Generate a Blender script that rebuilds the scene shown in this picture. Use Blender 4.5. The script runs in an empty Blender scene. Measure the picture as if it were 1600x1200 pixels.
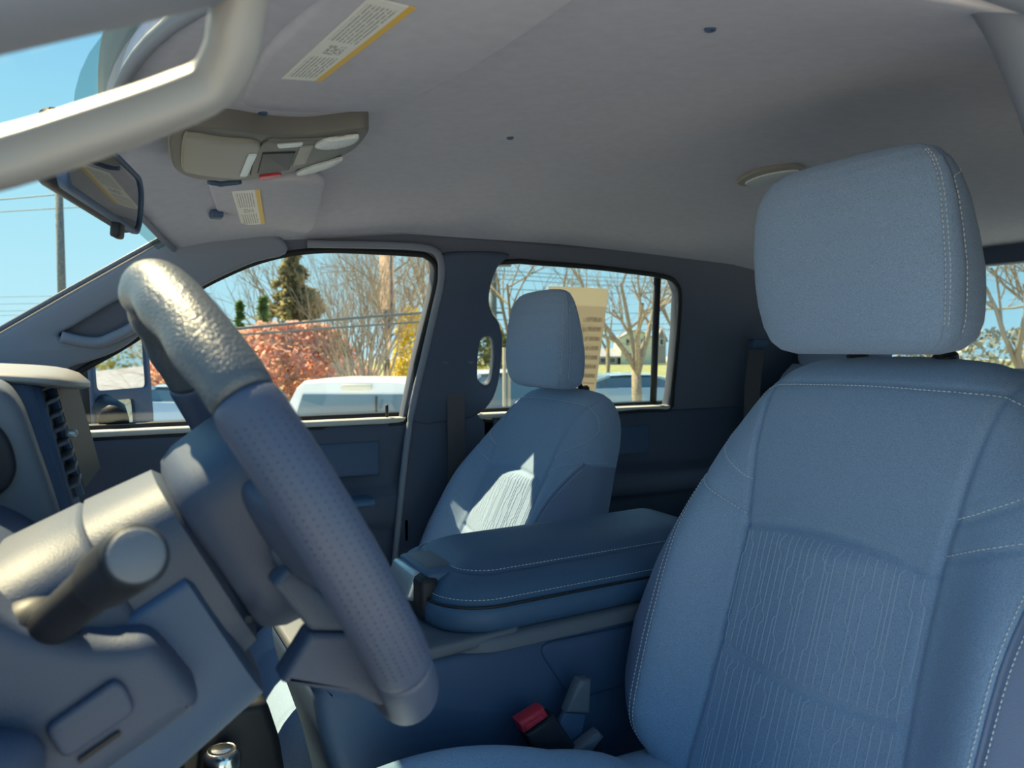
import bpy, bmesh, math, random
import numpy as np
from mathutils import Vector, Matrix
random.seed(7); rng = np.random.default_rng(7)
sc = bpy.context.scene
COL = sc.collection

# ------------------------------------------------------------------ camera
F = 1180.0
PSI = math.radians(28.5); PITCH = math.atan(55/1180)
CAM = np.array([0, -.56, .92])
fw = np.array([math.sin(PSI)*math.cos(PITCH), math.cos(PSI)*math.cos(PITCH), -math.sin(PITCH)])
rt = np.array([math.cos(PSI), -math.sin(PSI), 0.0]); up = np.cross(rt, fw)
cd = bpy.data.cameras.new('camera'); cam = bpy.data.objects.new('camera', cd); COL.objects.link(cam)
cd.sensor_width = 36; cd.lens = 36*F/1600; cd.clip_start = .01; cd.clip_end = 500
cd.dof.use_dof = True; cd.dof.focus_distance = 1.1; cd.dof.aperture_fstop = 9
cam.matrix_world = Matrix(((rt[0], up[0], -fw[0], CAM[0]), (rt[1], up[1], -fw[1], CAM[1]), (rt[2], up[2], -fw[2], CAM[2]), (0, 0, 0, 1)))
sc.camera = cam

# ------------------------------------------------------------------ sky, sun, exposure
SUN_TO = Vector((-.289, .544, .788)).normalized()      # direction towards the sun: ahead, on the passenger side
w = bpy.data.worlds.new('sky'); sc.world = w; w.use_nodes = True
nt = w.node_tree; nt.nodes.clear()
tc = nt.nodes.new('ShaderNodeTexCoord'); sx = nt.nodes.new('ShaderNodeSeparateXYZ'); rp = nt.nodes.new('ShaderNodeValToRGB')
bg = nt.nodes.new('ShaderNodeBackground'); wo = nt.nodes.new('ShaderNodeOutputWorld')
nt.links.new(tc.outputs['Generated'], sx.inputs[0]); nt.links.new(sx.outputs['Z'], rp.inputs[0])
nt.links.new(rp.outputs[0], bg.inputs[0]); nt.links.new(bg.outputs[0], wo.inputs[0])
el = rp.color_ramp.elements
el[0].position = 0.0; el[0].color = (.50, .80, .88, 1)
el[1].position = .22; el[1].color = (.34, .70, .84, 1)
e = el.new(.45); e.color = (.17, .47, .76, 1)
e = el.new(1.0); e.color = (.09, .30, .62, 1)
bg.inputs['Strength'].default_value = 1.15
sd = bpy.data.lights.new('sun', 'SUN'); sd.energy = 13; sd.angle = math.radians(.6); sd.color = (1, .83, .47)
sun = bpy.data.objects.new('sun', sd); COL.objects.link(sun)
sun.rotation_euler = SUN_TO.to_track_quat('Z', 'Y').to_euler(); sun.location = (0, 0, 12)
vs = sc.view_settings
vs.view_transform = 'Standard'; vs.look = 'None'; vs.exposure = 0.0; vs.gamma = 1; vs.use_curve_mapping = False

# ------------------------------------------------------------------ pixel -> point helpers (drafting aids: each point gets its own plane)
def ray(x, y): return fw + rt*(x-800)/F + up*(600-y)/F
def U(x, y, n, d):
    n = np.array(n, float); v = ray(x, y); return CAM + v*((d-n@CAM)/(n@v))
def UY(x, y, Y): return U(x, y, (0, 1, 0), Y)
def UX(x, y, X): return U(x, y, (1, 0, 0), X)
def UZ(x, y, Z): return U(x, y, (0, 0, 1), Z)
def B(x, y, D): return CAM + ray(x, y)*D

# ------------------------------------------------------------------ mesh helpers
def link(name, me, mat=None, parent=None):
    o = bpy.data.objects.new(name, me); COL.objects.link(o)
    if mat is not None: me.materials.append(mat)
    if parent is not None:
        o.parent = parent
        o.matrix_parent_inverse = Matrix.Identity(4)
    return o
def off(parent):
    if parent is None: return np.zeros(3)
    v = np.zeros(3); p = parent
    while p is not None:
        v = v + np.array(p.location); p = p.parent
    return v
def mk(name, V, Fc, mat, parent=None, smooth=True, sharp=None):
    V = np.array(V, float) - off(parent)
    me = bpy.data.meshes.new(name); me.from_pydata(V.tolist(), [], [tuple(f) for f in Fc]); me.validate(); me.update()
    if smooth:
        me.polygons.foreach_set('use_smooth', [True]*len(me.polygons))
        if sharp: me.set_sharp_from_angle(angle=math.radians(sharp))
    return link(name, me, mat, parent)
def fix(V, Fc):
    bm = bmesh.new(); vs_ = [bm.verts.new(v) for v in V]
    for f in Fc:
        try: bm.faces.new([vs_[i] for i in f])
        except ValueError: pass
    bmesh.ops.recalc_face_normals(bm, faces=bm.faces)
    bm.verts.index_update()
    V2 = [tuple(v.co) for v in bm.verts]; F2 = [tuple(v.index for v in f.verts) for f in bm.faces]; bm.free()
    return V2, F2
def loft(rings, closed=True, cap0=True, cap1=True):
    V = []; Fc = []; n = len(rings[0])
    for r in rings: V.extend([tuple(p) for p in r])
    for i in range(len(rings)-1):
        for j in range(n if closed else n-1):
            a = i*n+j; b = i*n+(j+1) % n; Fc.append((a, b, b+n, a+n))
    if cap0: Fc.append(tuple(range(n))[::-1])
    if cap1: Fc.append(tuple(range((len(rings)-1)*n, len(rings)*n)))
    return fix(V, Fc)
def catmull(P, n=6, closed=False):
    P = [np.array(p, float) for p in P]; N = len(P); out = []
    rngi = range(N) if closed else range(N-1)
    for i in rngi:
        p1, p2 = P[i], P[(i+1) % N]
        p0 = P[i-1] if (closed or i > 0) else 2*p1-p2
        p3 = P[(i+2) % N] if (closed or i+2 < N) else 2*p2-p1
        for k in range(n):
            t = k/n
            out.append(.5*((2*p1)+(-p0+p2)*t+(2*p0-5*p1+4*p2-p3)*t*t+(-p0+3*p1-3*p2+p3)*t**3))
    if not closed: out.append(P[-1])
    return out
def tube(path, rad, n=10, flat=1.0, updir=(0, 0, 1), caps=True):
    P = [np.array(p, float) for p in path]; rings = []
    for i, p in enumerate(P):
        t = P[min(i+1, len(P)-1)]-P[max(i-1, 0)]; t = t/(np.linalg.norm(t)+1e-9)
        a = np.cross(t, np.array(updir, float))
        if np.linalg.norm(a) < 1e-4: a = np.cross(t, np.array([1., .3, .1]))
        a /= np.linalg.norm(a); b = np.cross(a, t)
        r = rad[i] if hasattr(rad, '__len__') else rad
        rings.append([p+r*(math.cos(k*2*math.pi/n)*a+flat*math.sin(k*2*math.pi/n)*b) for k in range(n)])
    return loft(rings, True, caps, caps)
def merge(parts):
    V = []; Fc = []
    for v, f in parts:
        o = len(V); V.extend(v); Fc.extend([tuple(i+o for i in q) for q in f])
    return V, Fc
def rbox(c, s, bev=.005, seg=2, axes=None):
    bm = bmesh.new(); bmesh.ops.create_cube(bm, size=1)
    for v in bm.verts: v.co = Vector((v.co.x*s[0], v.co.y*s[1], v.co.z*s[2]))
    if bev > 0: bmesh.ops.bevel(bm, geom=list(bm.edges), offset=min(bev, min(s)*.49), segments=seg, profile=.5, affect='EDGES')
    A = np.array(axes, float) if axes is not None else np.eye(3)
    bm.verts.index_update()
    V = [tuple(np.array(c)+np.array(v.co)@A) for v in bm.verts]; Fc = [tuple(v.index for v in f.verts) for f in bm.faces]; bm.free()
    return V, Fc
def rpoly(P, r, n=5):
    out = []; N = len(P)
    for i in range(N):
        p = np.array(P[i], float); a = np.array(P[i-1], float); b = np.array(P[(i+1) % N], float)
        da = a-p; db = b-p; la = np.linalg.norm(da); lb = np.linalg.norm(db)
        rr = min(r, la*.48, lb*.48); q0 = p+da/la*rr; q1 = p+db/lb*rr
        for k in range(n+1):
            t = k/n; out.append((1-t)**2*q0+2*t*(1-t)*p+t*t*q1)
    return out
def plate(outer, holes, fmap, h0, h1, bev=0.0):
    """flat outline (2-D) with holes, thickness h0..h1, mapped by fmap(a,b,h)"""
    cu = bpy.data.curves.new('tmp', 'CURVE'); cu.dimensions = '2D'; cu.fill_mode = 'BOTH'
    bev = min(bev, abs(h1-h0)*.45)
    cu.extrude = abs(h1-h0)/2-bev; cu.bevel_depth = bev; cu.bevel_resolution = 2; cu.offset = -bev
    for L in [outer]+list(holes):
        s = cu.splines.new('POLY'); s.points.add(len(L)-1); s.use_cyclic_u = True
        for k, p in enumerate(L): s.points[k].co = (p[0], p[1], 0, 1)
    o = bpy.data.objects.new('tmp', cu); me = o.to_mesh()
    hm = (h0+h1)/2
    V = [tuple(fmap(v.co.x, v.co.y, v.co.z+hm)) for v in me.vertices]; Fc = [tuple(p.vertices) for p in me.polygons]
    o.to_mesh_clear(); bpy.data.objects.remove(o); bpy.data.curves.remove(cu)
    bm = bmesh.new(); vv = [bm.verts.new(v) for v in V]
    for f in Fc:
        try: bm.faces.new([vv[i] for i in f])
        except ValueError: pass
    bmesh.ops.remove_doubles(bm, verts=bm.verts, dist=1e-6); bmesh.ops.recalc_face_normals(bm, faces=bm.faces)
    bm.verts.index_update()
    V = [tuple(v.co) for v in bm.verts]; Fc = [tuple(v.index for v in f.verts) for f in bm.faces]; bm.free()
    return V, Fc
def thing(name, label, cat, loc=(0, 0, 0), group=None):
    o = bpy.data.objects.new(name, None); COL.objects.link(o); o.location = loc; o.empty_display_size = .05
    o['label'] = label; o['category'] = cat
    if group: o['group'] = group
    return o
def tag(o, label, cat, group=None):
    o['label'] = label; o['category'] = cat
    if group: o['group'] = group
    return o
def struct(o, label=None):
    o['kind'] = 'structure'
    if label: o['label'] = label
    return o
def sroot(name, label=None, loc=(0, 0, 0)):
    o = bpy.data.objects.new(name, None); COL.objects.link(o); o.location = loc
    return struct(o, label)

# ------------------------------------------------------------------ materials (blue lens haze is put into cab cloth, leather and plastic colours)
MATS = {}
def mat(name, col, rough=.6, spec=.4, noise=None, bump=None, metal=0.0, sheen=0.0, coat=0.0, var=.15, transl=None):
    m = bpy.data.materials.new(name); m.use_nodes = True; n = m.node_tree; b = n.nodes['Principled BSDF']
    b.inputs['Base Color'].default_value = (*col, 1); b.inputs['Roughness'].default_value = rough
    b.inputs['Specular IOR Level'].default_value = spec; b.inputs['Metallic'].default_value = metal
    if sheen: b.inputs['Sheen Weight'].default_value = sheen; b.inputs['Sheen Roughness'].default_value = .5
    if coat: b.inputs['Coat Weight'].default_value = coat
    t = n.nodes.new('ShaderNodeTexCoord')
    if noise:
        x = n.nodes.new('ShaderNodeTexNoise'); x.inputs['Scale'].default_value = noise; x.inputs['Detail'].default_value = 3
        n.links.new(t.outputs['Object'], x.inputs['Vector'])
        r = n.nodes.new('ShaderNodeMapRange'); r.inputs[1].default_value = .3; r.inputs[2].default_value = .7
        r.inputs[3].default_value = 1-var; r.inputs[4].default_value = 1+var
        n.links.new(x.outputs['Fac'], r.inputs[0])
        mx = n.nodes.new('ShaderNodeMix'); mx.data_type = 'RGBA'; mx.blend_type = 'MULTIPLY'; mx.inputs[0].default_value = 1
        mx.inputs[6].default_value = (*col, 1); n.links.new(r.outputs[0], mx.inputs[7]); n.links.new(mx.outputs[2], b.inputs['Base Color'])
    if bump:
        x = n.nodes.new('ShaderNodeTexNoise') if bump[2] == 'n' else n.nodes.new('ShaderNodeTexVoronoi')
        x.inputs['Scale'].default_value = bump[0]; n.links.new(t.outputs['Object'], x.inputs['Vector'])
        bn = n.nodes.new('ShaderNodeBump'); bn.inputs['Strength'].default_value = bump[1]; bn.inputs['Distance'].default_value = .001
        n.links.new(x.outputs[0], bn.inputs['Height']); n.links.new(bn.outputs[0], b.inputs['Normal'])
    MATS[name] = m; return m
def leafy(m, f=.45):
    n = m.node_tree; b = n.nodes['Principled BSDF']; o = [x for x in n.nodes if x.type == 'OUTPUT_MATERIAL'][0]
    tr = n.nodes.new('ShaderNodeBsdfTranslucent'); mx = n.nodes.new('ShaderNodeMixShader'); mx.inputs[0].default_value = f
    c = b.inputs['Base Color']
    if c.is_linked: n.links.new(c.links[0].from_socket, tr.inputs[0])
    else: tr.inputs[0].default_value = c.default_value
    n.links.new(b.outputs[0], mx.inputs[1]); n.links.new(tr.outputs[0], mx.inputs[2]); n.links.new(mx.outputs[0], o.inputs[0])
def glass(name, tint=(1, 1, 1), refl=.06, rough=0.0):
    m = bpy.data.materials.new(name); m.use_nodes = True; n = m.node_tree; n.nodes.clear()
    o = n.nodes.new('ShaderNodeOutputMaterial'); tr = n.nodes.new('ShaderNodeBsdfTransparent'); gl = n.nodes.new('ShaderNodeBsdfGlossy')
    tr.inputs[0].default_value = (*tint, 1); gl.inputs['Roughness'].default_value = rough
    mx = n.nodes.new('ShaderNodeMixShader'); mx.inputs[0].default_value = refl
    n.links.new(tr.outputs[0], mx.inputs[1]); n.links.new(gl.outputs[0], mx.inputs[2]); n.links.new(mx.outputs[0], o.inputs[0])
    MATS[name] = m; return m
FAB = mat('seat_fabric', (.27, .385, .575), .95, .1, noise=900, bump=(1500, .5, 'n'), sheen=.25, var=.22)  # grey cloth, with the blue of hazy shade painted into its colour
FABL = mat('woven_line', (.40, .52, .69), .9, .1)
FABD = mat('seat_vinyl', (.20, .255, .395), .7, .25, bump=(900, .25, 'v'))
THR = mat('white_thread', (.74, .78, .82), .8, .2)
LEA = mat('hazed_black_leather', (.05, .118, .225), .45, .45, bump=(1300, .25, 'v'))  # black leather; navy cast of the lens flare is in the base colour
LEAG = mat('glossy_leather', (.085, .105, .135), .36, .5, bump=(520, .9, 'n'))
PLM = mat('column_plastic', (.062, .086, .138), .5, .4, bump=(1000, .2, 'v'))
OHM = mat('overhead_plastic', (.16, .158, .15), .5, .4)
LEAW = mat('wheel_leather', (.070, .092, .160), .42, .45, bump=(1300, .25, 'v'))
PLW = mat('wheel_plastic', (.058, .080, .138), .5, .4, bump=(1100, .2, 'v'))
BINM = mat('bin_plastic', (.32, .31, .275), .45, .4)
MIRD = mat('dark_mirror', (.20, .21, .22), .03, .5, metal=1)  # mirror tone darker than the door mirror glass
HAND = mat('handle_plastic', (.31, .305, .31), .38, .5)
PLA = mat('hazed_charcoal_plastic', (.056, .103, .20), .5, .4, bump=(1100, .25, 'v'))  # charcoal plastic, tinted navy to imitate flare haze over dark areas
PLB = mat('grey_plastic', (.13, .15, .19), .5, .4, bump=(900, .2, 'v'))
PLD = mat('black_plastic', (.018, .022, .032), .5, .35)
HEAD = mat('headliner_cloth', (.525, .52, .595), .97, .05, noise=60, bump=(1800, .3, 'n'), var=.04)
TRIM = mat('pillar_trim', (.22, .245, .31), .7, .25, bump=(1200, .2, 'n'))
TRIMW2 = mat('upper_side_trim', (.125, .14, .19), .7, .25)
TRIMB = mat('side_trim', (.068, .092, .148), .65, .3)
CARP = mat('carpet', (.035, .04, .05), 1, .05, noise=300, bump=(900, .8, 'n'))
RUB = mat('rubber_seal', (.02, .022, .026), .6, .3)
CHR = mat('chrome', (.75, .78, .8), .18, .5, metal=1)
SILV = mat('satin_silver', (.55, .62, .68), .35, .5, metal=.6)
RED = mat('red_plastic', (.55, .03, .06), .4, .4)
MIRR = mat('mirror_glass', (.82, .85, .86), .02, .5, metal=1)
LENS = mat('clear_lens', (.72, .77, .8), .12, .6, bump=(350, .6, 'v'))
WHT = mat('white_paint', (.82, .84, .86), .25, .5, coat=.5)
SILL = mat('sill_felt', (.55, .55, .53), .7, .3)
WEBB = mat('belt_webbing', (.10, .10, .115), .8, .2, bump=(700, .5, 'n'))
GL = glass('clear_glass', (.97, .99, 1.0), .05)
GLT = glass('tinted_glass', (.90, .95, .97), .05)
FRIT = glass('dotted_frit', (.52, .62, .60), .03)
GLR = glass('rear_privacy_glass', (.80, .88, .92), .05)

# ================================================================== THE CAB SHELL
YC = .43                                   # centre line of the truck
PN = np.array([0, 1, .354]); PD = 1.5058; PNU = PN/np.linalg.norm(PN)     # leaning plane of the passenger-side glass
def side(a, b, h): return np.array([a, PD-.354*b, b])-PNU*h               # (X, Z, inward offset)
def sideL(a, b, h):
    p = side(a, b, h); return np.array([p[0], 2*YC-p[1], p[2]])
def SP(L, h=0.0):
    out = []
    for x, y in L:
        p = U(x, y, PN, PD-h*np.linalg.norm(PN)); p = p+PNU*h; out.append((p[0], p[2]))
    return out
def zc(X): return float(np.interp(X, [-.05, .02, .1, .3, .6, 1.0, 1.6, 2.05], [1.155, 1.165, 1.175, 1.207, 1.238, 1.245, 1.225, 1.175]))
def zroof(X, Y):
    t = abs(Y-YC)/.69; return zc(X)-.085*t**3.2
def xfront(Y):
    t = min(1.0, abs(Y-YC)/.66); return .018+.13*t**2.5
# headliner ---------------------------------------------------------
ny, nx = 72, 90; V = []; Fc = []
for i in range(ny+1):
    Y = YC-.70+1.40*i/ny
    for j in range(nx+1):
        s = j/nx; x0 = xfront(Y); X = x0+(2.05-x0)*s
        z = zroof(X, Y)+.006*math.exp(-((X-.62)/.09)**2)*math.exp(-((Y-.75)/.2)**2)
        if s < .03: z -= .004*(1-s/.03)
        V.append((X, Y, z))
for i in range(ny):
    for j in range(nx):
        a = i*(nx+1)+j; Fc.append((a, a+1, a+nx+2, a+nx+1))
n0 = len(V); V += [(x, y, z+.03) for x, y, z in V]; Fc += [tuple(i+n0 for i in f[::-1]) for f in Fc]
for j in range(nx):
    a = j; Fc.append((a+1, a, a+n0, a+1+n0)); a = ny*(nx+1)+j; Fc.append((a, a+1, a+1+n0, a+n0))
for i in range(ny):
    a = i*(nx+1); b = a+nx+1; Fc.append((a, b, b+n0, a+n0)); a += nx; b += nx; Fc.append((b, a, a+n0, b+n0))
V, Fc = fix(V, Fc)
ceil = struct(mk('ceiling', V, Fc, HEAD), 'warm grey cloth headliner of the truck cab')
for x, y in ((700, 12), (797, 238), (1110, 20), (410, 141)):
    p = UZ(x, y, 1.21); p[2] = zroof(p[0], p[1])-.001
    mk('headliner_clip', *loft([[p+np.array([r*math.cos(k*.524), r*math.sin(k*.524), dz]) for k in range(12)] for r, dz in ((.0055, .002), (.005, -.001), (.0028, -.001), (.0024, .0015))]), PLA, ceil, sharp=40)
# white roof skin above it (keeps the sky out)
V = []; Fc = []
for i in range(25):
    Y = YC-.74+1.48*i/24
    for j in range(25):
        X = xfront(Y)-.015+(2.12-xfront(Y))*j/24; V.append((X, Y, zroof(X, Y)+.055-.02*(abs(Y-YC)/.74)**6))
for i in range(24):
    for j in range(24): a = i*25+j; Fc.append((a, a+1, a+26, a+25))
struct(mk('wall_roof', V, Fc, WHT))

# floor, firewall, back wall ------------------------------------------
struct(mk('floor', *rbox((.65, YC, -.04), (3.1, 1.66, .08), .01), CARP), 'dark carpeted cab floor')
struct(mk('wall_front', *rbox((-.62, YC, .36), (.06, 1.66, .8), .01), PLD))
bk = [(-.40, 0), (1.26, 0), (1.26, .75), (1.10, 1.22), (-.24, 1.22), (-.40, .75)]
bh = rpoly([(-.10, .87), (.96, .87), (.90, 1.135), (-.04, 1.135)], .05)
wb = struct(mk('wall_back', *plate(bk, [bh], lambda a, b, h: (2.0+h, a, b), 0, .05, .008), TRIMB, sharp=40))
struct(mk('window_4', *plate(rpoly([(-.12, .85), (.98, .85), (.92, 1.155), (-.06, 1.155)], .05), [], lambda a, b, h: (2.03+h, a, b), 0, .004), GLR, sharp=40))

# passenger side, above the belt --------------------------------------
FH = [(150, 674), (290, 667), (470, 659), (622, 649), (640, 560), (664, 462), (671, 425), (668, 408), (656, 397), (640, 393), (560, 389), (500, 388), (450, 393), (400, 405), (350, 425), (300, 452), (215, 520), (120, 575), (50, 630), (40, 676)]
RH = [(720, 645), (985, 632), (1033, 631), (1038, 600), (1045, 520), (1048, 456), (1041, 438), (1022, 428), (960, 420), (900, 413), (830, 407), (790, 405), (740, 420), (715, 520)]
FHw = SP(FH); RHw = SP(RH)
wr_out = [(-.42, .735), (-.42, .80), (-.16, .965), (.15, 1.165), (.30, 1.19), (2.0, 1.19), (2.0, .735)]
wr = struct(mk('wall_right', *plate(wr_out, [FHw, RHw], side, 0, .035, .006), TRIMW2, sharp=40))
def ringpath(L, grow, h, f=side):
    P = np.array(L); c = P.mean(0); return [f(*(p+(p-c)/np.linalg.norm(p-c)*grow), h) for p in P]
d1 = sroot('door_1', 'front passenger door with dark panel and light sill')
d2 = sroot('door_2', 'rear passenger door behind the front seat')
for d, L in ((d1, FHw), (d2, RHw)):
    pth = ringpath(catmull(L, 3, True), .004, .036); pth.append(pth[0])
    mk('window_seal', *tube(pth, .007, 6), RUB, d)
struct(mk('window_2', *plate([(-.25, .70), (-.12, .85), (.16, 1.07), (.35, 1.15), (.5, 1.165), (.70, 1.15), (.71, 1.05), (.68, .70)], [], side, -.012, -.008), GL, sharp=40))
w3 = struct(mk('window_3', *plate([(.80, .70), (.83, 1.16), (1.36, 1.15), (1.45, 1.10), (1.52, .70)], [], side, -.012, -.008), GLT, sharp=40))
# sills
for d, a, b in ((d1, (60, 679), (628, 651)), (d2, (728, 645), (1036, 633))):
    pa = SP([a])[0]; pb = SP([b])[0]
    mk('window_sill', *rbox(((pa[0]+pb[0])/2, 1.222, .744), (pb[0]-pa[0], .042, .014), .006), SILL, d)
    mk('sill_seal', *rbox(((pa[0]+pb[0])/2, 1.243, .752), (pb[0]-pa[0], .010, .018), .004), RUB, d)
p = UY(608, 640, 1.205)
mk('lock_pin', *tube([(p[0], 1.222, .75), (p[0], 1.222, .778), (p[0], 1.222, .782)], [.0035, .0042, .003], 8), PLD, d1)
p = UY(747, 637, 1.205)
mk('lock_pin', *tube([(p[0], 1.222, .75), (p[0], 1.222, .772), (p[0], 1.222, .775)], [.0035, .0042, .003], 8), PLD, d2)
dv = SP([(1029, 432), (1022, 631)])
mk('division_bar', *tube([side(*dv[0], -.005), side(*dv[1], -.005)], .010, 8, .6), PLD, d2)

# door panels below the belt: profile in (inward offset, Z) swept along X
def panel(x0, x1, prof, n=24):
    out = []
    for i in range(n+1):
        X = x0+(x1-x0)*i/n; f_ = float(np.clip((x1-.06-X)/.16, 0, 1)); out.append([(X, 1.25-(min(h, .05)+max(0, h-.05)*f_), z) for h, z in prof])
    return loft(out, False, False, False)
prof = [(.03, .742), (.045, .735), (.05, .715), (.042, .66), (.038, .60), (.05, .575), (.085, .56), (.095, .545), (.095, .525), (.08, .50), (.05, .485), (.04, .45), (.04, .30), (.075, .27), (.08, .12), (.04, .06), (.0, .04)]
prof = [tuple(p) for p in catmull(prof, 3)]
mk('door_panel', *panel(-.40, .70, prof), TRIMB, d1)
mk('door_panel', *panel(.90, 1.95, prof), TRIMB, d2)
mk('door_insert', *rbox((.42, 1.205, .655), (.34, .012, .085), .012), PLA, d1)
mk('door_insert', *rbox((1.25, 1.205, .655), (.34, .012, .085), .012), PLA, d2)
mk('inner_handle', *rbox((.23, 1.195, .66), (.10, .02, .035), .008), PLB, d1)
mk('armrest_pad', *rbox((.36, 1.165, .56), (.40, .07, .02), .009), LEA, d1)
mk('map_pocket', *rbox((.30, 1.165, .19), (.60, .03, .15), .012), PLA, d1)
mk('reflector_strip', *rbox((.655, 1.2, .47), (.015, .01, .06), .004), PLB, d1)
wlow = struct(mk('wall_side_right', *rbox((.70, 1.275, .36), (2.75, .04, .80), .01), PLD))

# ---- B pillar with belt, loop handle
bp = sroot('trim_2', 'dark B pillar trim between the passenger windows')
BPo = [(684, 398), (735, 392), (792, 396), (776, 413), (765, 440), (761, 468), (767, 488), (777, 503), (782, 530), (780, 565), (775, 598), (766, 622), (752, 639), (738, 647), (720, 652), (640, 655), (655, 560), (680, 470), (690, 425)]
BPh = [(748, 530), (757, 524), (765, 527), (768, 540), (768, 565), (764, 590), (755, 599), (745, 592), (743, 580), (744, 555)]
mk('pillar_cover', *plate([tuple(q) for q in catmull(SP(BPo, .035), 3, True)], [[tuple(q) for q in catmull(SP(BPh, .035), 4, True)]], side, .022, .052, .009), TRIMB, bp, sharp=50)
lowp = [(640, 650), (742, 642), (758, 660), (760, 900), (610, 900)]
mk('pillar_base', *plate([(p_[0], p_[2]) for p_ in [UY(x, y, 1.20) for x, y in lowp]], [], lambda a, b, h: (a, 1.235-h, b), .0, .04, .01), TRIMB, bp, sharp=50)
seal = [(480, 381), (600, 383), (655, 386), (680, 393), (689, 410), (689, 440), (680, 482), (662, 560), (648, 620), (636, 690), (624, 800), (615, 900)]
mk('door_seal', *tube([U(x, y, PN, PD-.052) if y < 640 else UY(x, y, 1.19) for x, y in catmull(seal, 4)], .0085, 8), TRIM, bp)
sb = thing('seat_belt', 'dark passenger seat belt hanging down the B pillar', 'seat belt', tuple(UY(712, 900, 1.165)))
rows = [UY(x, y, Y) for x, y, Y in ((713, 566, 1.145), (713, 600, 1.160), (713, 660, 1.178), (714, 720, 1.184), (712, 800, 1.184), (712, 900, 1.184))]
mk('webbing', *loft([[p+np.array(d_) for d_ in ((-.024, 0, 0), (.024, 0, 0), (.024, .002, 0), (-.024, .002, 0))] for p in rows]), WEBB, sb, sharp=30)
p = UY(713, 562, 1.15)
mk('anchor_ring', *rbox(p, (.075, .016, .018), .007), PLA, sb)
for k in (-1, 1):
    mk('anchor_bolt', *tube([p+np.array([k*.034, .0, 0]), p+np.array([k*.034, -.014, 0])], [.012, .010], 12), PLB, sb, sharp=40)
mk('height_slider', *rbox(p+np.array([-.01, .002, .04]), (.026, .018, .06), .007), PLA, sb)

# ---- passenger A pillar with grab handle
ap = sroot('trim_1', 'passenger A pillar trim with built-in grab handle')
APo = [(330, 352), (285, 357), (200, 404), (100, 460), (0, 517), (-120, 585), (-180, 650), (-60, 640), (40, 612), (110, 572), (140, 563), (178, 549), (212, 528), (250, 492), (300, 456), (350, 429), (400, 408), (445, 396), (440, 372), (390, 356)]
APh = [(93, 521), (120, 505), (165, 478), (205, 457), (240, 440), (262, 436), (262, 455), (235, 488), (205, 510), (168, 528), (140, 531), (110, 527)]
mk('pillar_cover', *plate([tuple(q) for q in catmull(SP(APo, .04), 3, True)], [[tuple(q) for q in catmull(SP(APh, .04), 4, True)]], side, .018, .055, .010), TRIM, ap, sharp=50)
mk('recess', *plate(SP([(70, 540), (150, 470), (250, 425), (280, 440), (250, 500), (150, 545)], .02), [], side, .006, .012), TRIMB, ap, sharp=40)
mk('grab_handle', *tube([U(x, y, PN, PD-.062) for x, y in catmull([(95, 526), (125, 533), (155, 535), (180, 526), (210, 510), (245, 480), (265, 452)], 4)], .011, 8), TRIM, ap)
# windshield bead along that pillar and the header
hd = [(xfront(Y)-.004, Y, zroof(xfront(Y), Y)-.004) for Y in np.linspace(YC-.665, YC+.665, 30)]
pil = [side(*q, .05) for q in SP([(285, 354), (200, 401), (100, 457), (0, 514), (-120, 582)], .05)]
mk('windshield_bead', *tube(pil, .005, 6), PLB, ap)
tr5 = sroot('trim_5', 'header trim along the top of the windshield')
mk('header_bead', *tube(hd, .006, 8), TRIM, tr5)
# ---- windshield
rows = []
for i in range(25):
    s = -1+2*i/24; Y = YC+s*.70; x0 = xfront(Y)-.012; z0 = zroof(max(x0, 0), Y)+.012
    col = []
    for k in range(13):
        q = k/12; col.append((x0-.62*q-.05*math.sin(q*math.pi)*(1-s*s), YC+s*(.69+.11*q), z0-.40*q+.02*math.sin(q*math.pi)))
    rows.append(col)
V = [p for c in rows for p in c]; Fc = [(i*13+k, i*13+k+1, (i+1)*13+k+1, (i+1)*13+k) for i in range(24) for k in range(12)]
ws = struct(mk('window_1', *fix(V, Fc), GL), 'windshield glass')
fr = []
for c_ in rows:
    a_, b_ = np.array(c_[0]), np.array(c_[1]); fr.append([a_+np.array([0, 0, -.004]), a_+(b_-a_)*.22+np.array([0, 0, -.004]), a_+(b_-a_)*.42+np.array([0, 0, -.004])])
mk('frit_band', *fix([p for c_ in fr for p in c_], [(i*3+k, i*3+k+1, i*3+k+4, i*3+k+3) for i in range(24) for k in range(2)]), FRIT, ws)

# ---- driver side: open door, A pillar with grab handle, roof rail, B pillar
tl = sroot('trim_3', 'driver A pillar, out of focus, with a loop grab handle')
pa = [np.array(q) for q in ((-.40, -.41, .83), (-.17, -.325, .957), (-.06, -.288, 1.021), (.02, -.268, 1.064), (.10, -.25, 1.11), (.20, -.25, 1.16))]
rings = []
for i, p in enumerate(pa):
    t = pa[min(i+1, 5)]-pa[max(i-1, 0)]; t /= np.linalg.norm(t)
    a = np.array([0, 1., 0])-t*t[1]; a /= np.linalg.norm(a); b = np.cross(t, a)
    rings.append([p+.030*(abs(math.cos(k*math.pi/8))**.7*np.sign(math.cos(k*math.pi/8)))*a+.024*np.sign(math.sin(k*math.pi/8))*abs(math.sin(k*math.pi/8))**.7*b for k in range(16)])
mk('pillar_cover', *loft(rings), TRIM, tl, sharp=60)
hp = [UY(-330, 330, -.275), UY(-180, 270, -.25), UY(0, 232, -.235), UY(150, 185, -.232), UY(270, 143, -.23), UY(318, 118, -.23), UY(345, 75, -.235), UY(356, 20, -.24), UY(366, -60, -.245)]
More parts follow.
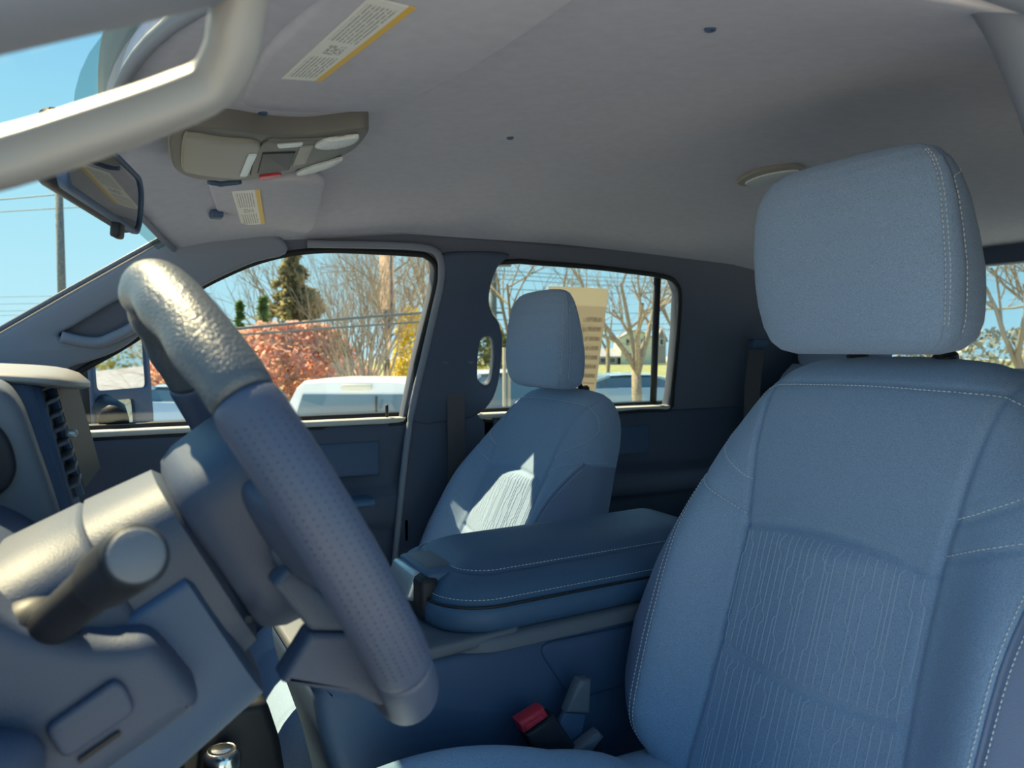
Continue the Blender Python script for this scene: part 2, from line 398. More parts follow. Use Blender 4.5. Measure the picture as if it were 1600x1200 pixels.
hp = catmull(hp, 5); hs = catmull([(-.0105, .0105), (-.006, .0100), (.0045, .0040), (.0085, .0005), (.0095, -.0060), (.0070, -.0115), (.0, -.0130), (-.0085, -.0115), (-.0115, -.004), (-.0118, .006)], 3, True); rings = []
for i, p in enumerate(hp):
    t_ = hp[min(i+1, len(hp)-1)]-hp[max(i-1, 0)]; t_ /= np.linalg.norm(t_); b_ = np.array([-.25, .15, 1.0]); b_ -= t_*(b_@t_); b_ /= np.linalg.norm(b_); a_ = np.cross(t_, b_); a_ = a_ if a_[1] < 0 else -a_
    rings.append([p+a_*q_[0]+b_*q_[1] for q_ in hs])
mk('grab_handle', *loft(rings), HAND, tl)
rail = [(.10, -.245, 1.135), (.22, -.262, 1.155), (.40, -.285, 1.165), (.70, -.29, 1.165), (1.2, -.285, 1.15), (2.0, -.28, 1.12)]
mk('roof_rail', *tube(catmull(rail, 5), .032, 10), TRIM, tl)
wl_out = [(.67, .0), (.67, .735), (.665, 1.03), (.665, 1.16), (2.0, 1.19), (2.0, 0)]
wl_h = rpoly([(1.02, .78), (1.05, 1.11), (1.36, 1.11), (1.45, 1.06), (1.50, .78)], .04)
def leftmap(a, b, h):
    y = (PD-.354*b) if b > .75 else 1.24
    return np.array([a, 2*YC-y+h*.94, b])
o = struct(mk('wall_left', *plate(wl_out, [wl_h], leftmap, 0, .035, .006), TRIMB, sharp=40))
struct(mk('window_5', *plate(rpoly([(1.0, .76), (1.03, 1.13), (1.38, 1.13), (1.47, 1.08), (1.52, .76)], .04), [], leftmap, -.012, -.008), GLT, sharp=40))
bl = sroot('trim_4', 'driver B pillar trim beside the head restraint')
bpl = [(.665, -.40, .60), (.66, -.37, .80), (.65, -.32, .95), (.618, -.29, 1.03), (.602, -.275, 1.10), (.572, -.264, 1.16), (.52, -.255, 1.205)]
mk('pillar_cover', *tube(catmull(bpl, 4), .034, 12, 1.0, (0, 1, 0)), TRIM, bl)
struct(mk('wall_side_left', *rbox((-.45, -.415, .36), (.40, .04, .80), .01), PLD))

# ================================================================== SEATS
SB = np.array([.45, 0, .0])                 # base point the seat meshes are drafted around
def sm(x): x = np.clip(x, 0, 1); return x*x*(3-2*x)
Zk = np.array([.30, .36, .392, .427, .478, .545, .628, .723, .795, .845, .872, .893, .904, .909, .911])
Wk = np.array([.19, .20, .215, .262, .290, .298, .280, .243, .216, .188, .166, .140, .112, .07, .02])
zz = np.linspace(.30, .911, 600); wz = np.interp(zz, Zk, Wk)
ker = np.exp(-np.linspace(-2, 2, 41)**2); ker /= ker.sum(); wsm = np.convolve(np.pad(wz, 20, 'edge'), ker, 'valid')
mixk = sm((.875-zz)/.04); wz = wsm*mixk+wz*(1-mixk)
def Wd(Z): return np.interp(Z, zz, wz)
def polyline(P, n=8): return np.array(catmull(P, n))
def vseam(s): return polyline([(s*.150, .905), (s*.142, .87), (s*.135, .80), (s*.128, .74), (s*.124, .70), (s*.122, .62), (s*.125, .52), (s*.132, .42), (s*.14, .32)])
arch = polyline([(.124, .700), (.07, .710), (0, .7145), (-.07, .710), (-.124, .700)])
low = polyline([(.125, .563), (.05, .556), (-.05, .556), (-.125, .563)])
def yoke(s): return polyline([(s*.10, .8785), (s*.145, .874), (s*.178, .853), (s*.200, .820), (s*.196, .790), (s*.160, .766), (s*.131, .752)])
yoketop = polyline([(.10, .8785), (0, .8805), (-.10, .8785)])
def cross(s): return polyline([(s*.238, .762), (s*.215, .752), (s*.17, .735), (s*.127, .716)])
def sidel(s): return np.array([(s*(y_+.005), z_) for y_, z_ in zip(SIDEY, (.36, .45, .55, .65, .75))])
SIDEY = [.195, .200, .203, .206, .213]
SEAMS = [(sidel(1), .003), (sidel(-1), .003), (vseam(1), .006), (vseam(-1), .006), (arch, .004), (low, .0025), (yoke(1), .0022), (yoke(-1), .0022), (yoketop, .002), (cross(1), .0025), (cross(-1), .0025)]
def pdist(Y, Z, L):
    best = np.full(Y.shape, 9.0)
    for (a, b), (c, d) in zip(L[:-1], L[1:]):
        dx, dz = c-a, d-b; q = np.clip(((Y-a)*dx+(Z-b)*dz)/(dx*dx+dz*dz+1e-12), 0, 1)
        best = np.minimum(best, np.hypot(Y-a-q*dx, Z-b-q*dz))
    return best
def back_front(Y, Z, grooves=True):
    Y = np.asarray(Y, float); Z = np.asarray(Z, float)
    W = np.maximum(Wd(Z), 1e-4); t = np.clip(np.abs(Y)/W, 0, 1)
    plane = .756+.303*(Z-.874)
    k = np.sqrt(np.clip(1-np.clip((Z-.835)/.077, 0, 1)**2.6, 0, 1))
    bol = .052*sm((.86-Z)/.20)*sm((Z-.34)/.12)
    Bf = bol*sm((np.abs(Y)-.122)/.085)+.012*np.cos(np.clip(np.abs(Y)/.125, 0, 1)*math.pi/2)**2*sm((.72-Z)/.03)+.006*np.exp(-((Z-.80)/.06)**2)
    xm = plane+.055
    x = xm-(.055+Bf)*k*np.sqrt(np.clip(1-t**5, 0, 1))
    if grooves:
        for L, dp in SEAMS: x = x+dp*np.exp(-(pdist(Y, Z, L)/.0042)**2)
    return x
def build_back(name, parent):
    nz, nf, nr = 190, 190, 26
    Zs = np.concatenate([np.linspace(.30, .87, 165), np.linspace(.873, .9108, 25)])
    tf = np.sin(np.linspace(-1, 1, nf)*math.pi/2); tf = .55*tf+.45*np.linspace(-1, 1, nf)
    tr = np.linspace(1, -1, nr+2)[1:-1]
    V = np.zeros((len(Zs), nf+nr, 3))
    for i, Z in enumerate(Zs):
        W = float(Wd(Z)); Yf = tf*W; V[i, :nf, 0] = back_front(Yf, np.full(nf, Z)); V[i, :nf, 1] = Yf
        k = math.sqrt(max(0, 1-max(0, (Z-.80)/.112)**2.4)); xm = .756+.303*(Z-.874)+.055
        V[i, nf:, 0] = xm+.075*k*np.sqrt(1-np.abs(tr)**5); V[i, nf:, 1] = tr*W; V[i, :, 2] = Z
    n = nf+nr; Fc = []
    for i in range(len(Zs)-1):
        for j in range(n): a = i*n+j; b = i*n+(j+1) % n; Fc.append((a, b, b+n, a+n))
    Fc.append(tuple(range(n))[::-1]); Fc.append(tuple(range((len(Zs)-1)*n, len(Zs)*n)))
    o = mk(name, V.reshape(-1, 3), Fc, FAB, parent); o.data.materials.append(FABD)
    for p in o.data.polygons:
        c = p.center; sy = float(np.interp(c.z, [.36, .45, .55, .65, .75], SIDEY))+.005
        if c.z < .757 and (abs(c.y) > sy or c.x+SB[0] > .756+.303*(c.z-.874)+.056): p.material_index = 1
    return o
def dashes(P3, N3, step=.0052, ln=.0037, r=.00068):
    """short thread stitches along a 3-D polyline, lifted along the normals"""
    P3 = np.array(P3); d = np.concatenate([[0], np.cumsum(np.linalg.norm(np.diff(P3, axis=0), axis=1))]); out = []
    s = .001
    while s+ln < d[-1]:
        q = [np.array([np.interp(v, d, P3[:, c]) for c in range(3)]) for v in (s, s+ln)]
        nn = np.array([np.interp(s, d, np.array(N3)[:, c]) for c in range(3)]); nn /= np.linalg.norm(nn)+1e-9
        q0, q1 = q[0]+nn*r*.6, q[1]+nn*r*.6
        out.append(tube([q0, q0*.5+q1*.5+nn*r*.7, q1], [r*.6, r, r*.6], 5, updir=nn)); s += step
    return merge(out)
def surf_line(L, offy=0.0, samples=400):
    L = np.array(L); d = np.concatenate([[0], np.cumsum(np.linalg.norm(np.diff(L, axis=0), axis=1))]); s = np.linspace(0, d[-1], samples)
    y = np.interp(s, d, L[:, 0]); z = np.interp(s, d, L[:, 1])
    if offy:
        ty = np.gradient(y); tz = np.gradient(z); m = np.hypot(ty, tz); y, z = y-tz/m*offy, z+ty/m*offy
    x = back_front(y, z); e = 1e-3
    gx = (back_front(y+e, z, False)-back_front(y-e, z, False))/(2*e); gz = (back_front(y, z+e, False)-back_front(y, z-e, False))/(2*e)
    N = np.stack([-np.ones_like(x), gx, gz], 1); N /= np.linalg.norm(N, axis=1)[:, None]
    return np.stack([x, y, z], 1), N
def build_seat(label):
    t = thing('bucket_seat', label, 'seat', tuple(SB))
    bkr = build_back('backrest', t)
    st = []
    full = np.concatenate([yoke(1)[::-1][:-1], yoketop[:-1], yoke(-1)])
    for L in (full, cross(1), cross(-1)): st.append(dashes(*surf_line(L, .0030, 900)))
    for s in (1, -1):
        for oo in (0, .0105):
            Z = np.linspace(.36, .745, 400); y = s*(np.interp(Z, [.36, .45, .55, .65, .75], SIDEY)+oo); x = back_front(y, Z); N = np.stack([-np.ones_like(x)*.75, np.full_like(x, s*.7), np.zeros_like(x)], 1)
            st.append(dashes(np.stack([x, y, Z], 1), N))
    o = mk('stitching', *merge(st), THR, bkr); o['kind'] = 'stuff'
    for s in (1, -1):
        Z = np.linspace(.33, .757, 120); y = s*(np.interp(Z, [.36, .45, .55, .65, .75], SIDEY)+.005)
        mk('seam_welt', *tube(np.stack([back_front(y, Z)-.0002, y, Z], 1), .0022, 6), FABD, bkr)
    # woven wandering lines of the centre insert
    r2 = np.random.default_rng(3); rb = []
    for i, y0 in enumerate(np.linspace(-.113, .113, 24)):
        for za, zb in ((.5615, .706-.012*(y0/.12)**2), (.36, .551)):
            Z = np.linspace(za, zb, 150); y = np.full_like(Z, y0)
            st_ = r2.choice([-1, 1])*.0; 
            for c in np.sort(r2.uniform(za, zb, 2 if zb-za > .1 else 1)):
                dlt = r2.choice([-1, 1])*.0048
                if abs(st_+dlt) > .006: dlt = -dlt
                y = y+dlt*sm((Z-c)/.007); st_ += dlt
            P3, N = surf_line(np.stack([y, Z], 1), 0, 150); P3 = P3+N*.0007
            dy = np.array([0, .0008, 0]); Vv = [tuple(p-dy) for p in P3]+[tuple(p+dy) for p in P3]; k = len(P3)
            rb.append((Vv, [(j, j+1, k+j+1, k+j) for j in range(k-1)]))
    o = mk('woven_lines', *merge(rb), FABL, bkr); o['kind'] = 'stuff'
    # head restraint
    hz = np.array([.914, .919, .929, .947, .972, 1.0, 1.035, 1.068, 1.090, 1.106, 1.118, 1.125, 1.129])
    hw = np.array([.085, .104, .116, .123, .127, .129, .128, .125, .120, .112, .100, .082, .04])
    hf = np.array([.735, .722, .713, .705, .699, .696, .694, .695, .698, .702, .707, .713, .720])
    hr = np.array([.770, .784, .793, .795, .791, .784, .771, .757, .747, .740, .735, .731, .726])
    def H(phi, Z):
        wdt, a, b = (np.interp(Z, hz, q) for q in (hw, hf, hr)); c, s = math.cos(phi), math.sin(phi); nn = 2/3.9
        xc, rx = (a*.45+b*.55), None
        x = xc-(xc-a)*abs(c)**nn if c > 0 else xc+(b-xc)*abs(c)**nn
        return np.array([x, wdt*np.sign(s)*abs(s)**nn, Z])
    Zs = np.concatenate([np.linspace(.914, .95, 16), np.linspace(.953, 1.09, 46), np.linspace(1.092, 1.129, 24)])
    phs = np.linspace(0, 2*math.pi, 160, endpoint=False)
    SEAMP = [1.02, 1.16, 1.75]
    rings = []
    for Z in Zs:
        rg = []
        for ph in phs:
            p = H(ph, Z); c = np.array([.745, 0, Z]); a = min(ph, 2*math.pi-ph)
            dp = sum(.0022*math.exp(-((a-q)/.035)**2) for q in (1.09, 1.50)); v = p-c; v /= np.linalg.norm(v)+1e-9
            rg.append(p-v*dp)
        rings.append(rg)
    hd_ = mk('head_restraint', *loft(rings), FAB, t)
    st = []
    for s in (1, -1):
        for q, z0, z1 in (((1.045, .942, 1.118), (1.135, .942, 1.118), (1.47, .935, 1.085)) if s < 0 else ((1.47, .935, 1.085),)):
            P3 = [H(s*q if s > 0 else 2*math.pi-q, Z) for Z in np.linspace(z0, z1, 80)]
            if q > 1.3: P3 += [H(s*(q+.10*k) if s > 0 else 2*math.pi-(q+.10*k), z1+.003*k) for k in range(1, 6)]
            N = [np.array([-.8 if q < 1.3 else -.15, s*.8, 0])]*len(P3); st.append(dashes(P3, N, r=.0006))
    o = mk('stitching', *merge(st), THR, hd_); o['kind'] = 'stuff'
    for s in (1, -1):
        mk('headrest_post', *tube([(.822, s*.055, .86), (.812, s*.055, .912), (.778, s*.055, .945)], .006, 12), PLD, t, sharp=40)
        mk('post_collar', *tube([(.822, s*.055, .896), (.818, s*.055, .913), (.817, s*.055, .915)], [.014, .013, .010], 14), PLD, t, sharp=40)
    # cushion
    rings = []
    for q in np.linspace(0, 1, 34):
        X = .13+.50*q; k = math.sqrt(max(0, 1-max(0, (.22-q)/.22)**2.3)); hw_ = .268-.02*(1-k)
        top = .425+.02*math.sin(min(1, q*1.5)*math.pi)-.02*q; rg = []
        for tt in np.linspace(-1, 1, 61):
            y = tt*hw_; bolst = .052*sm((abs(y)-.13)/.07)*math.sin(min(1, .12+q*1.02)*math.pi)**.6
            g = .005*math.exp(-((abs(y)-.135)/.006)**2)
            z = .27+((top+bolst-.27)*k)*math.sqrt(max(0, 1-abs(tt)**7))-g
            rg.append((X, y, z))
        for tt in np.linspace(1, -1, 15)[1:-1]: rg.append((X, tt*hw_, .27-.07*k*math.sqrt(1-abs(tt)**6)))
        rings.append(rg)
    mk('cushion', *loft(rings), FAB, t)
    mk('side_shield', *rbox((.42, -.285, .27), (.42, .03, .10), .012), PLA, t)
    mk('pedestal', *rbox((.40, 0, .15), (.42, .44, .14), .02), PLD, t)
    return t
seat = build_seat('driver seat in grey woven fabric with wavy lined insert, nearest the camera')
def copy_tree(o, parent=None):
    c = o.copy(); COL.objects.link(c); c.parent = parent
    for ch in [q for q in o.children]: copy_tree(ch, c)
    return c
seat2 = copy_tree(seat); seat2.location = (SB[0]+.118, .895, -.076)
for ch in seat2.children:          # this seat is reclined a little more
    if ch.name.split('.')[0] in ('backrest', 'head_restraint', 'headrest_post', 'post_collar'):
        pv_ = Vector((.35, 0, .88)); ch.matrix_basis = Matrix.Translation(pv_) @ Matrix.Rotation(math.radians(9.5), 4, 'Y') @ Matrix.Translation(-pv_)
    if ch.name.split('.')[0] == 'head_restraint': ch.location += Vector((-.010, 0, -.012))
    if ch.name.split('.')[0] == 'cushion': ch.location = Vector((-.035, 0, -.06))
seat2['label'] = 'front passenger seat partly lit by sun, beyond the centre armrest'
for s_ in (seat, seat2): s_['group'] = 'front bucket seats'

# ---- rear bench
rb_ = thing('rear_bench', 'dark rear bench seat behind the front seats', 'seat', (1.62, YC, 0))
rings = []
for q in np.linspace(0, 1, 20):
    Z = .30+.575*q; k = math.sqrt(max(0, 1-max(0, (q-.86)/.14)**2.2)); xc = 1.66+.16*q; hw_ = .65-.05*q**4
    rings.append([(xc-.07*k*np.sign(math.cos(a))*abs(math.cos(a))**.5, YC+hw_*np.sign(math.sin(a))*abs(math.sin(a))**.35, Z) for a in np.linspace(0, 2*math.pi, 64, endpoint=False)])
mk('backrest', *loft(rings), FAB, rb_)
rings = []
for q in np.linspace(0, 1, 14):
    X = 1.20+.48*q; k = math.sqrt(max(0, 1-max(0, (.25-q)/.25)**2))
    rings.append([(X, YC+.65*np.sign(math.sin(a))*abs(math.sin(a))**.35, .34+.09*k*np.sign(math.cos(a))*abs(math.cos(a))**.5) for a in np.linspace(0, 2*math.pi, 48, endpoint=False)])
mk('cushion', *loft(rings), FAB, rb_)
for yy in (.02, .84):
    rings = []
    for q in np.linspace(0, 1, 16):
        Z = .865+.115*q; k = math.sqrt(max(0, 1-abs(2*q-1)**4))
        rings.append([(1.795+.02*q-.05*(.25+.75*k)*np.sign(math.cos(a))*abs(math.cos(a))**.6, yy+.135*(.7+.3*k)*np.sign(math.sin(a))*abs(math.sin(a))**.5, Z) for a in np.linspace(0, 2*math.pi, 40, endpoint=False)])
    mk('head_restraint', *loft(rings), FABD, rb_)
rbelt = thing('seat_belt', 'rear seat belt against the dark back pillar', 'seat belt', (1.75, 1.10, .5))
mk('webbing', *loft([[np.array(p)+np.array(d_) for d_ in ((-.02, .012, 0), (.02, -.012, 0), (.02, -.010, 0), (-.02, .014, 0))] for p in ((1.72, 1.075, .93), (1.73, 1.10, .8), (1.75, 1.12, .5))]), WEBB, rbelt, sharp=30)
mk('anchor_ring', *rbox((1.72, 1.072, .935), (.06, .03, .03), .008), PLA, rbelt)

# ================================================================== CENTRE ARMREST / CONSOLE
cn = thing('center_console', 'folded centre armrest with padded black leather lid and cup holders', 'console', (.6, YC, .3))
def rrect(x0, x1, y0, y1, r0, r1, n=10):
    """plan outline, front corners radius r0, rear r1"""
    out = []
    for cx, cy, r, a0 in ((x0+r0, y0+r0, r0, math.pi), (x1-r1, y0+r1, r1, 1.5*math.pi), (x1-r1, y1-r1, r1, 0), (x0+r0, y1-r0, r0, .5*math.pi)):
        for k in range(n+1): a = a0+k/n*math.pi/2; out.append((cx+r*math.cos(a), cy+r*math.sin(a)))
    return out
LX0, LX1, LY0, LY1 = .378, .92, .294, .576
def lidring(ins, z, bow=0.0):
    L = rrect(LX0+ins, LX1-ins, LY0+ins, LY1-ins, max(.012, .075-ins*.6), max(.008, .05-ins*.5))
    return [(x-bow*max(0, 1-((y-.435)/.15)**2)*float(sm((.55-x)/.15))*.35, y, z+.012*(x-.6)) for x, y in L]
sec = [(.012, .551), (.004, .555), (0, .564), (0, .577), (.003, .5855), (.0055, .587), (.0065, .5855), (.008, .588), (.014, .600), (.024, .611), (.036, .6175), (.040, .6185), (.042, .617), (.044, .619), (.054, .6265), (.068, .632), (.085, .635), (.10, .6365)]
lid = mk('lid', *loft([lidring(i_, z_, .02) for i_, z_ in sec]), LEA, cn)
def loopline(ins, z):
    L = lidring(ins, z, .02); L = [np.array(p) for p in L+[L[0]]]; return [p+(q_-p)*k/4 for p, q_ in zip(L[:-1], L[1:]) for k in range(4)]+[L[-1]]
st = []
for ins, z, nv in ((.0465, .6214, (0, 0, 1)), (.0110, .5945, None)):
    P3 = loopline(ins, z); c = np.array([.64, .435, .6])
    N = [np.array(nv, float) if nv else (np.array(p)-c)*np.array([1, 1, 0])+np.array([0, 0, .15]) for p in P3]
    st.append(dashes(P3, N, .0058, .004, .0005))
o = mk('stitching', *merge(st), THR, lid); o['kind'] = 'stuff'
mk('piping', *tube(loopline(.0042, .5872)[:-1]+[loopline(.0042, .5872)[0]], .0022, 6), PLD, lid)
# latch: recess pad, frame and silver push plate at the front edge
lc = np.array([.392, .432, .588])
mk('latch_recess', *rbox(lc+np.array([.028, 0, .022]), (.085, .115, .018), .007), LEA, lid)
mk('latch_frame', *rbox(lc+np.array([-.012, 0, -.004]), (.028, .125, .058), .008), PLD, lid)
mk('latch_plate', *rbox(lc+np.array([-.020, .006, .006]), (.024, .086, .040), .006, 3, [[.94, 0, -.34], [0, 1, 0], [.34, 0, .94]]), SILV, lid)
mk('latch_pad', *rbox(lc+np.array([.020, .004, .029]), (.055, .085, .008), .004), PLB, lid)
# box under the lid, tray with two cup holders, side skirt
sec = [(-.007, .533), (-.007, .545), (-.002, .5505), (.02, .552)]
mk('lid_base', *loft([lidring(i_, z_, .02) for i_, z_ in sec]), PLB, cn, sharp=50)
TR = rpoly([(.205, .302), (.48, .292), (.48, .580), (.205, .570)], .02)
cups = [[(cx+.038*math.cos(a), cy+.038*math.sin(a)) for a in np.linspace(0, 2*math.pi, 32, endpoint=False)] for cx, cy in ((.325, .362), (.325, .508))]
tray = mk('cup_tray', *plate(TR, cups, lambda a, b, h: (a, b, .535+.06*(a-.4)+h), 0, .016, .005), PLB, cn, sharp=45)
for cx, cy in ((.325, .362), (.325, .508)):
    rg = [[(cx+r*math.cos(a), cy+r*math.sin(a), z) for a in np.linspace(0, 2*math.pi, 32, endpoint=False)] for r, z in ((.041, .541), (.0375, .541), (.034, .47), (.0, .47))]
    mk('cup_holder', *loft(rg, True, False, False), PLD, cn)
bs = [(.205, .535), (.212, .48), (.250, .36), (.27, .26), (.95, .26), (.98, .545), (.50, .545), (.42, .535)]
mk('console_body', *plate(rpoly(bs, .03), [], lambda a, b, h: (a, .300+h, b), 0, .27, .02), PLA, cn, sharp=45)
pn = rpoly([(.50, .525), (.90, .52), (.93, .44), (.56, .435)], .03)
mk('side_panel', *plate(pn, [], lambda a, b, h: (a, .300+h, b), -.004, .01, .004), PLA, cn, sharp=45)
# buckles
def buckle(px, py, Y, ang, label, red, sz=1.0):
    p = UY(px, py, Y); t = thing('belt_buckle', label, 'buckle', tuple(p-np.array([0, 0, .08])), 'belt buckles beside the driver seat')
    u_ = np.array([math.cos(ang), 0, math.sin(ang)]); v_ = np.array([0, 1., 0]); w_ = np.cross(u_, v_)
    A = [u_, v_, w_]
    mk('housing', *rbox(p-u_*.035*sz, (.07*sz, .024, .034*sz), .007, 2, A), PLA, t)
    if red: mk('release_button', *rbox(p+u_*.004+np.array([0, -.004, 0]), (.016, .018, .030), .003, 2, A), RED, t)
    mk('stalk', *tube([p-u_*.06*sz, p-u_*.12*sz-np.array([0, 0, .03])], [.012, .014], 10, .6), PLD, t)
    return t
def bk_obj(name, L, Y0, Y1, m, t, bev=.006):
    return mk(name, *plate(L, [], lambda a, b, h: (a, h, b), Y0, Y1, bev), m, t, sharp=45)
def pxpoly(L, Y): return [(p[0], p[2]) for p in (UY(x, y, Y) for x, y in L)]
t = thing('belt_buckle', 'seat belt buckle with a red release button', 'buckle', tuple(UY(860, 1190, .255)), 'belt buckles beside the driver seat')
bk_obj('housing', pxpoly([(822, 1150), (868, 1118), (900, 1165), (930, 1200), (890, 1230), (845, 1190)], .235), .235, .262, PLD, t)
bk_obj('release_button', pxpoly([(809, 1128), (848, 1104), (856, 1118), (817, 1145)], .24), .236, .258, RED, t, .004)
bk_obj('button_ridge', pxpoly([(819, 1134), (846, 1116), (850, 1121), (823, 1141)], .236), .2335, .239, RED, t, .001)
t = thing('belt_buckle', 'empty dark seat belt buckle standing by the console', 'buckle', tuple(UY(905, 1150, .262)), 'belt buckles beside the driver seat')
bk_obj('housing', pxpoly([(901, 1058), (919, 1058), (917, 1112), (880, 1110)], .255), .245, .265, PLB, t)
bk_obj('strap', pxpoly([(882, 1112), (915, 1113), (908, 1150), (886, 1165), (872, 1130)], .255), .252, .262, PLA, t, .003)
t = thing('belt_buckle', 'lower dark belt buckle tucked against the driver seat', 'buckle', tuple(UY(930, 1190, .24)), 'belt buckles beside the driver seat')
bk_obj('housing', pxpoly([(886, 1172), (930, 1138), (938, 1146), (900, 1192)], .24), .228, .25, PLB, t)
bk_obj('strap', pxpoly([(902, 1192), (938, 1148), (948, 1240), (915, 1250)], .24), .236, .248, PLD, t, .003)

# ================================================================== STEERING WHEEL, COLUMN, DASH
WC = np.array([.109, 0, .812]); LEAN = math.radians(28.3)
wu = np.array([-math.sin(LEAN), 0, math.cos(LEAN)]); wn = np.array([math.cos(LEAN), 0, math.sin(LEAN)]); wy = np.array([0, 1., 0])   # up the wheel, towards the driver, across
def wp(a, b, s): return WC+wu*a+wy*b+wn*s      # up, right, towards driver
sw = thing('steering_wheel', 'black leather steering wheel seen edge-on, sunlit at the top', 'steering wheel', tuple(WC))
RW = .1695
def rimseg(a0, a1, r, n=70, bumps=False, taper=True):
    rings = []
    for i in range(n+1):
        q = i/n; th = math.radians(a0+(a1-a0)*q); rad = np.array([0, 0, 0])+wu*math.cos(th)+wy*math.sin(th)
        k = 1.0
        if taper: k = .93+.07*min(1, min(q, 1-q)*n/1.5)
        rg = []
        for j in range(28):
            a = j*2*math.pi/28; ca, sa = math.cos(a), math.sin(a)
            rr = r*k
            if bumps and sa < -.2: rr *= 1-.10*(.5+.5*math.cos((a0+(a1-a0)*q)*.36))*(-sa)
            rg.append(WC+rad*(RW+rr*ca)+wn*(rr*1.12*sa))
        rings.append(rg)
    return loft(rings)
# angles clockwise from the top, 270 = nearest the camera
mk('rim_top', *rimseg(-57, 57, .0172, bumps=True), LEAG, sw)
mk('rim_grip', *rimseg(57.6, 122, .0168), LEAW, sw)
mk('rim_grip', *rimseg(238, 302.4, .0168), LEAW, sw)
mk('rim_bottom', *rimseg(122.6, 237.4, .0165), LEAW, sw)
# perforations on the near grip
hol = []
for th in np.arange(243, 297, 1.3):
    for a in np.arange(-.75, .76, .25):
        t0 = math.radians(th+(.65 if int(round(a*4)) % 2 else 0)); rad = wu*math.cos(t0)+wy*math.sin(t0)
        c = WC+rad*(RW+.01695*math.cos(a))+wn*(.01695*1.12*math.sin(a)); nn = rad*math.cos(a)+wn*math.sin(a)
        hol.append(tube([c-nn*.0004, c+nn*.00012], .00042, 5, updir=wu))
o = mk('perforations', *merge(hol), PLD, sw); o['kind'] = 'stuff'
# hub shell: rounded trapezoid rings along the axis
def hubring(s, k, top=.068, bot=-.075, wd=.085, n=4.0):
    out = []
    for a in np.linspace(0, 2*math.pi, 48, endpoint=False):
        c, s_ = math.cos(a), math.sin(a); y = wd*k*np.sign(c)*abs(c)**(2/n); z = (top if s_ > 0 else -bot)*k*np.sign(s_)*abs(s_)**(2/n)
        y *= 1+.25*(z/.075 if z > 0 else z/.15)
        out.append(wp(z, y, s))
    return out
mk('airbag_cover', *loft([hubring(.002, 1), hubring(.012, 1), hubring(.022, .95), hubring(.030, .82), hubring(.034, .55)]), LEAW, sw, sharp=60)
mk('hub_shell', *loft([hubring(-.058, .70), hubring(-.052, .86), hubring(-.04, .94), hubring(-.010, 1.0), hubring(.0, 1.0)]), PLW, sw, sharp=60)
def spoke(P, w0, w1, th=.012):
    P = catmull(P, 5); rings = []
    for i, p in enumerate(P):
        q = i/(len(P)-1); t = P[min(i+1, len(P)-1)]-P[max(i-1, 0)]; t /= np.linalg.norm(t); a = np.cross(wn, t); a /= np.linalg.norm(a); b = np.cross(t, a)
        wv = w0+(w1-w0)*q; rings.append([p+a*wv*np.sign(math.cos(k))*abs(math.cos(k))**.6+b*th*np.sign(math.sin(k))*abs(math.sin(k))**.6 for k in np.linspace(0, 2*math.pi, 20, endpoint=False)])
    return loft(rings)
for s in (-1, 1):
    mk('spoke', *spoke([wp(.012, s*.06, -.014), wp(.006, s*.11, -.012), wp(-.004, s*.172, 0)], .036, .028), PLW, sw, sharp=60)
    mk('spoke_cap', *spoke([wp(.028, s*.085, .004), wp(.024, s*.12, .004), wp(.016, s*.150, .004)], .020, .016, .010), PLB, sw, sharp=60)
    mk('lower_spoke', *spoke([wp(-.05, s*.035, -.016), wp(-.105, s*.045, -.012), wp(-.165, s*.055, -.002)], .030, .020), PLW, sw, sharp=60)
for s in (-1, 1): mk('rear_switch', *rbox(wp(-.012, s*.094, -.022), (.026, .014, .010), .0045, 3, [wu, wy, wn]), PLM, sw)
for nm, L in (('spoke_cover', [(424, 912), (450, 884), (478, 903), (540, 962), (560, 985), (484, 984)]), ('spoke_trim', [(484, 986), (562, 987), (585, 1020), (606, 1062), (606, 1100), (588, 1100), (552, 1084), (436, 1064)])):
    mk(nm, *plate(rpoly([(p[0], p[2]) for p in (UY(x, y, -.108) for x, y in L)], .003), [], lambda a, b, h: (a, h, b), -.112, -.088, .004), PLM if nm == 'spoke_cover' else PLW, sw, sharp=50)
mk('screw_cap', *tube([UY(389, 968, -.072), UY(389, 968, -.086)], .0022, 10), PLD, sw, sharp=40)

colm = thing('steering_column', 'dark steering column shroud with a lever, lit along the top', 'steering column', tuple(wp(-.02, 0, -.12)))
def shring(s, wd, top, bot, n=3.6, sh=0.0):
    return [wp((top if math.sin(a) > 0 else -bot)*np.sign(math.sin(a))*abs(math.sin(a))**(2/n)+sh, wd*np.sign(math.cos(a))*abs(math.cos(a))**(2/n), s) for a in np.linspace(0, 2*math.pi, 56, endpoint=False)]
mk('collar', *loft([shring(-.056, .066, .052, -.06), shring(-.060, .072, .058, -.068), shring(-.105, .075, .062, -.078), shring(-.108, .070, .058, -.074)]), PLM, colm, sharp=50)
mk('upper_shroud', *loft([shring(-.104, .072, .056, -.02), shring(-.110, .080, .062, -.025), shring(-.175, .088, .066, -.03), shring(-.26, .095, .068, -.03)]), PLM, colm, sharp=50)
mk('lower_shroud', *loft([shring(-.070, .070, .0, -.092), shring(-.074, .078, .01, -.102), shring(-.16, .085, .01, -.112), shring(-.26, .09, .01, -.115)]), PLA, colm, sharp=50)
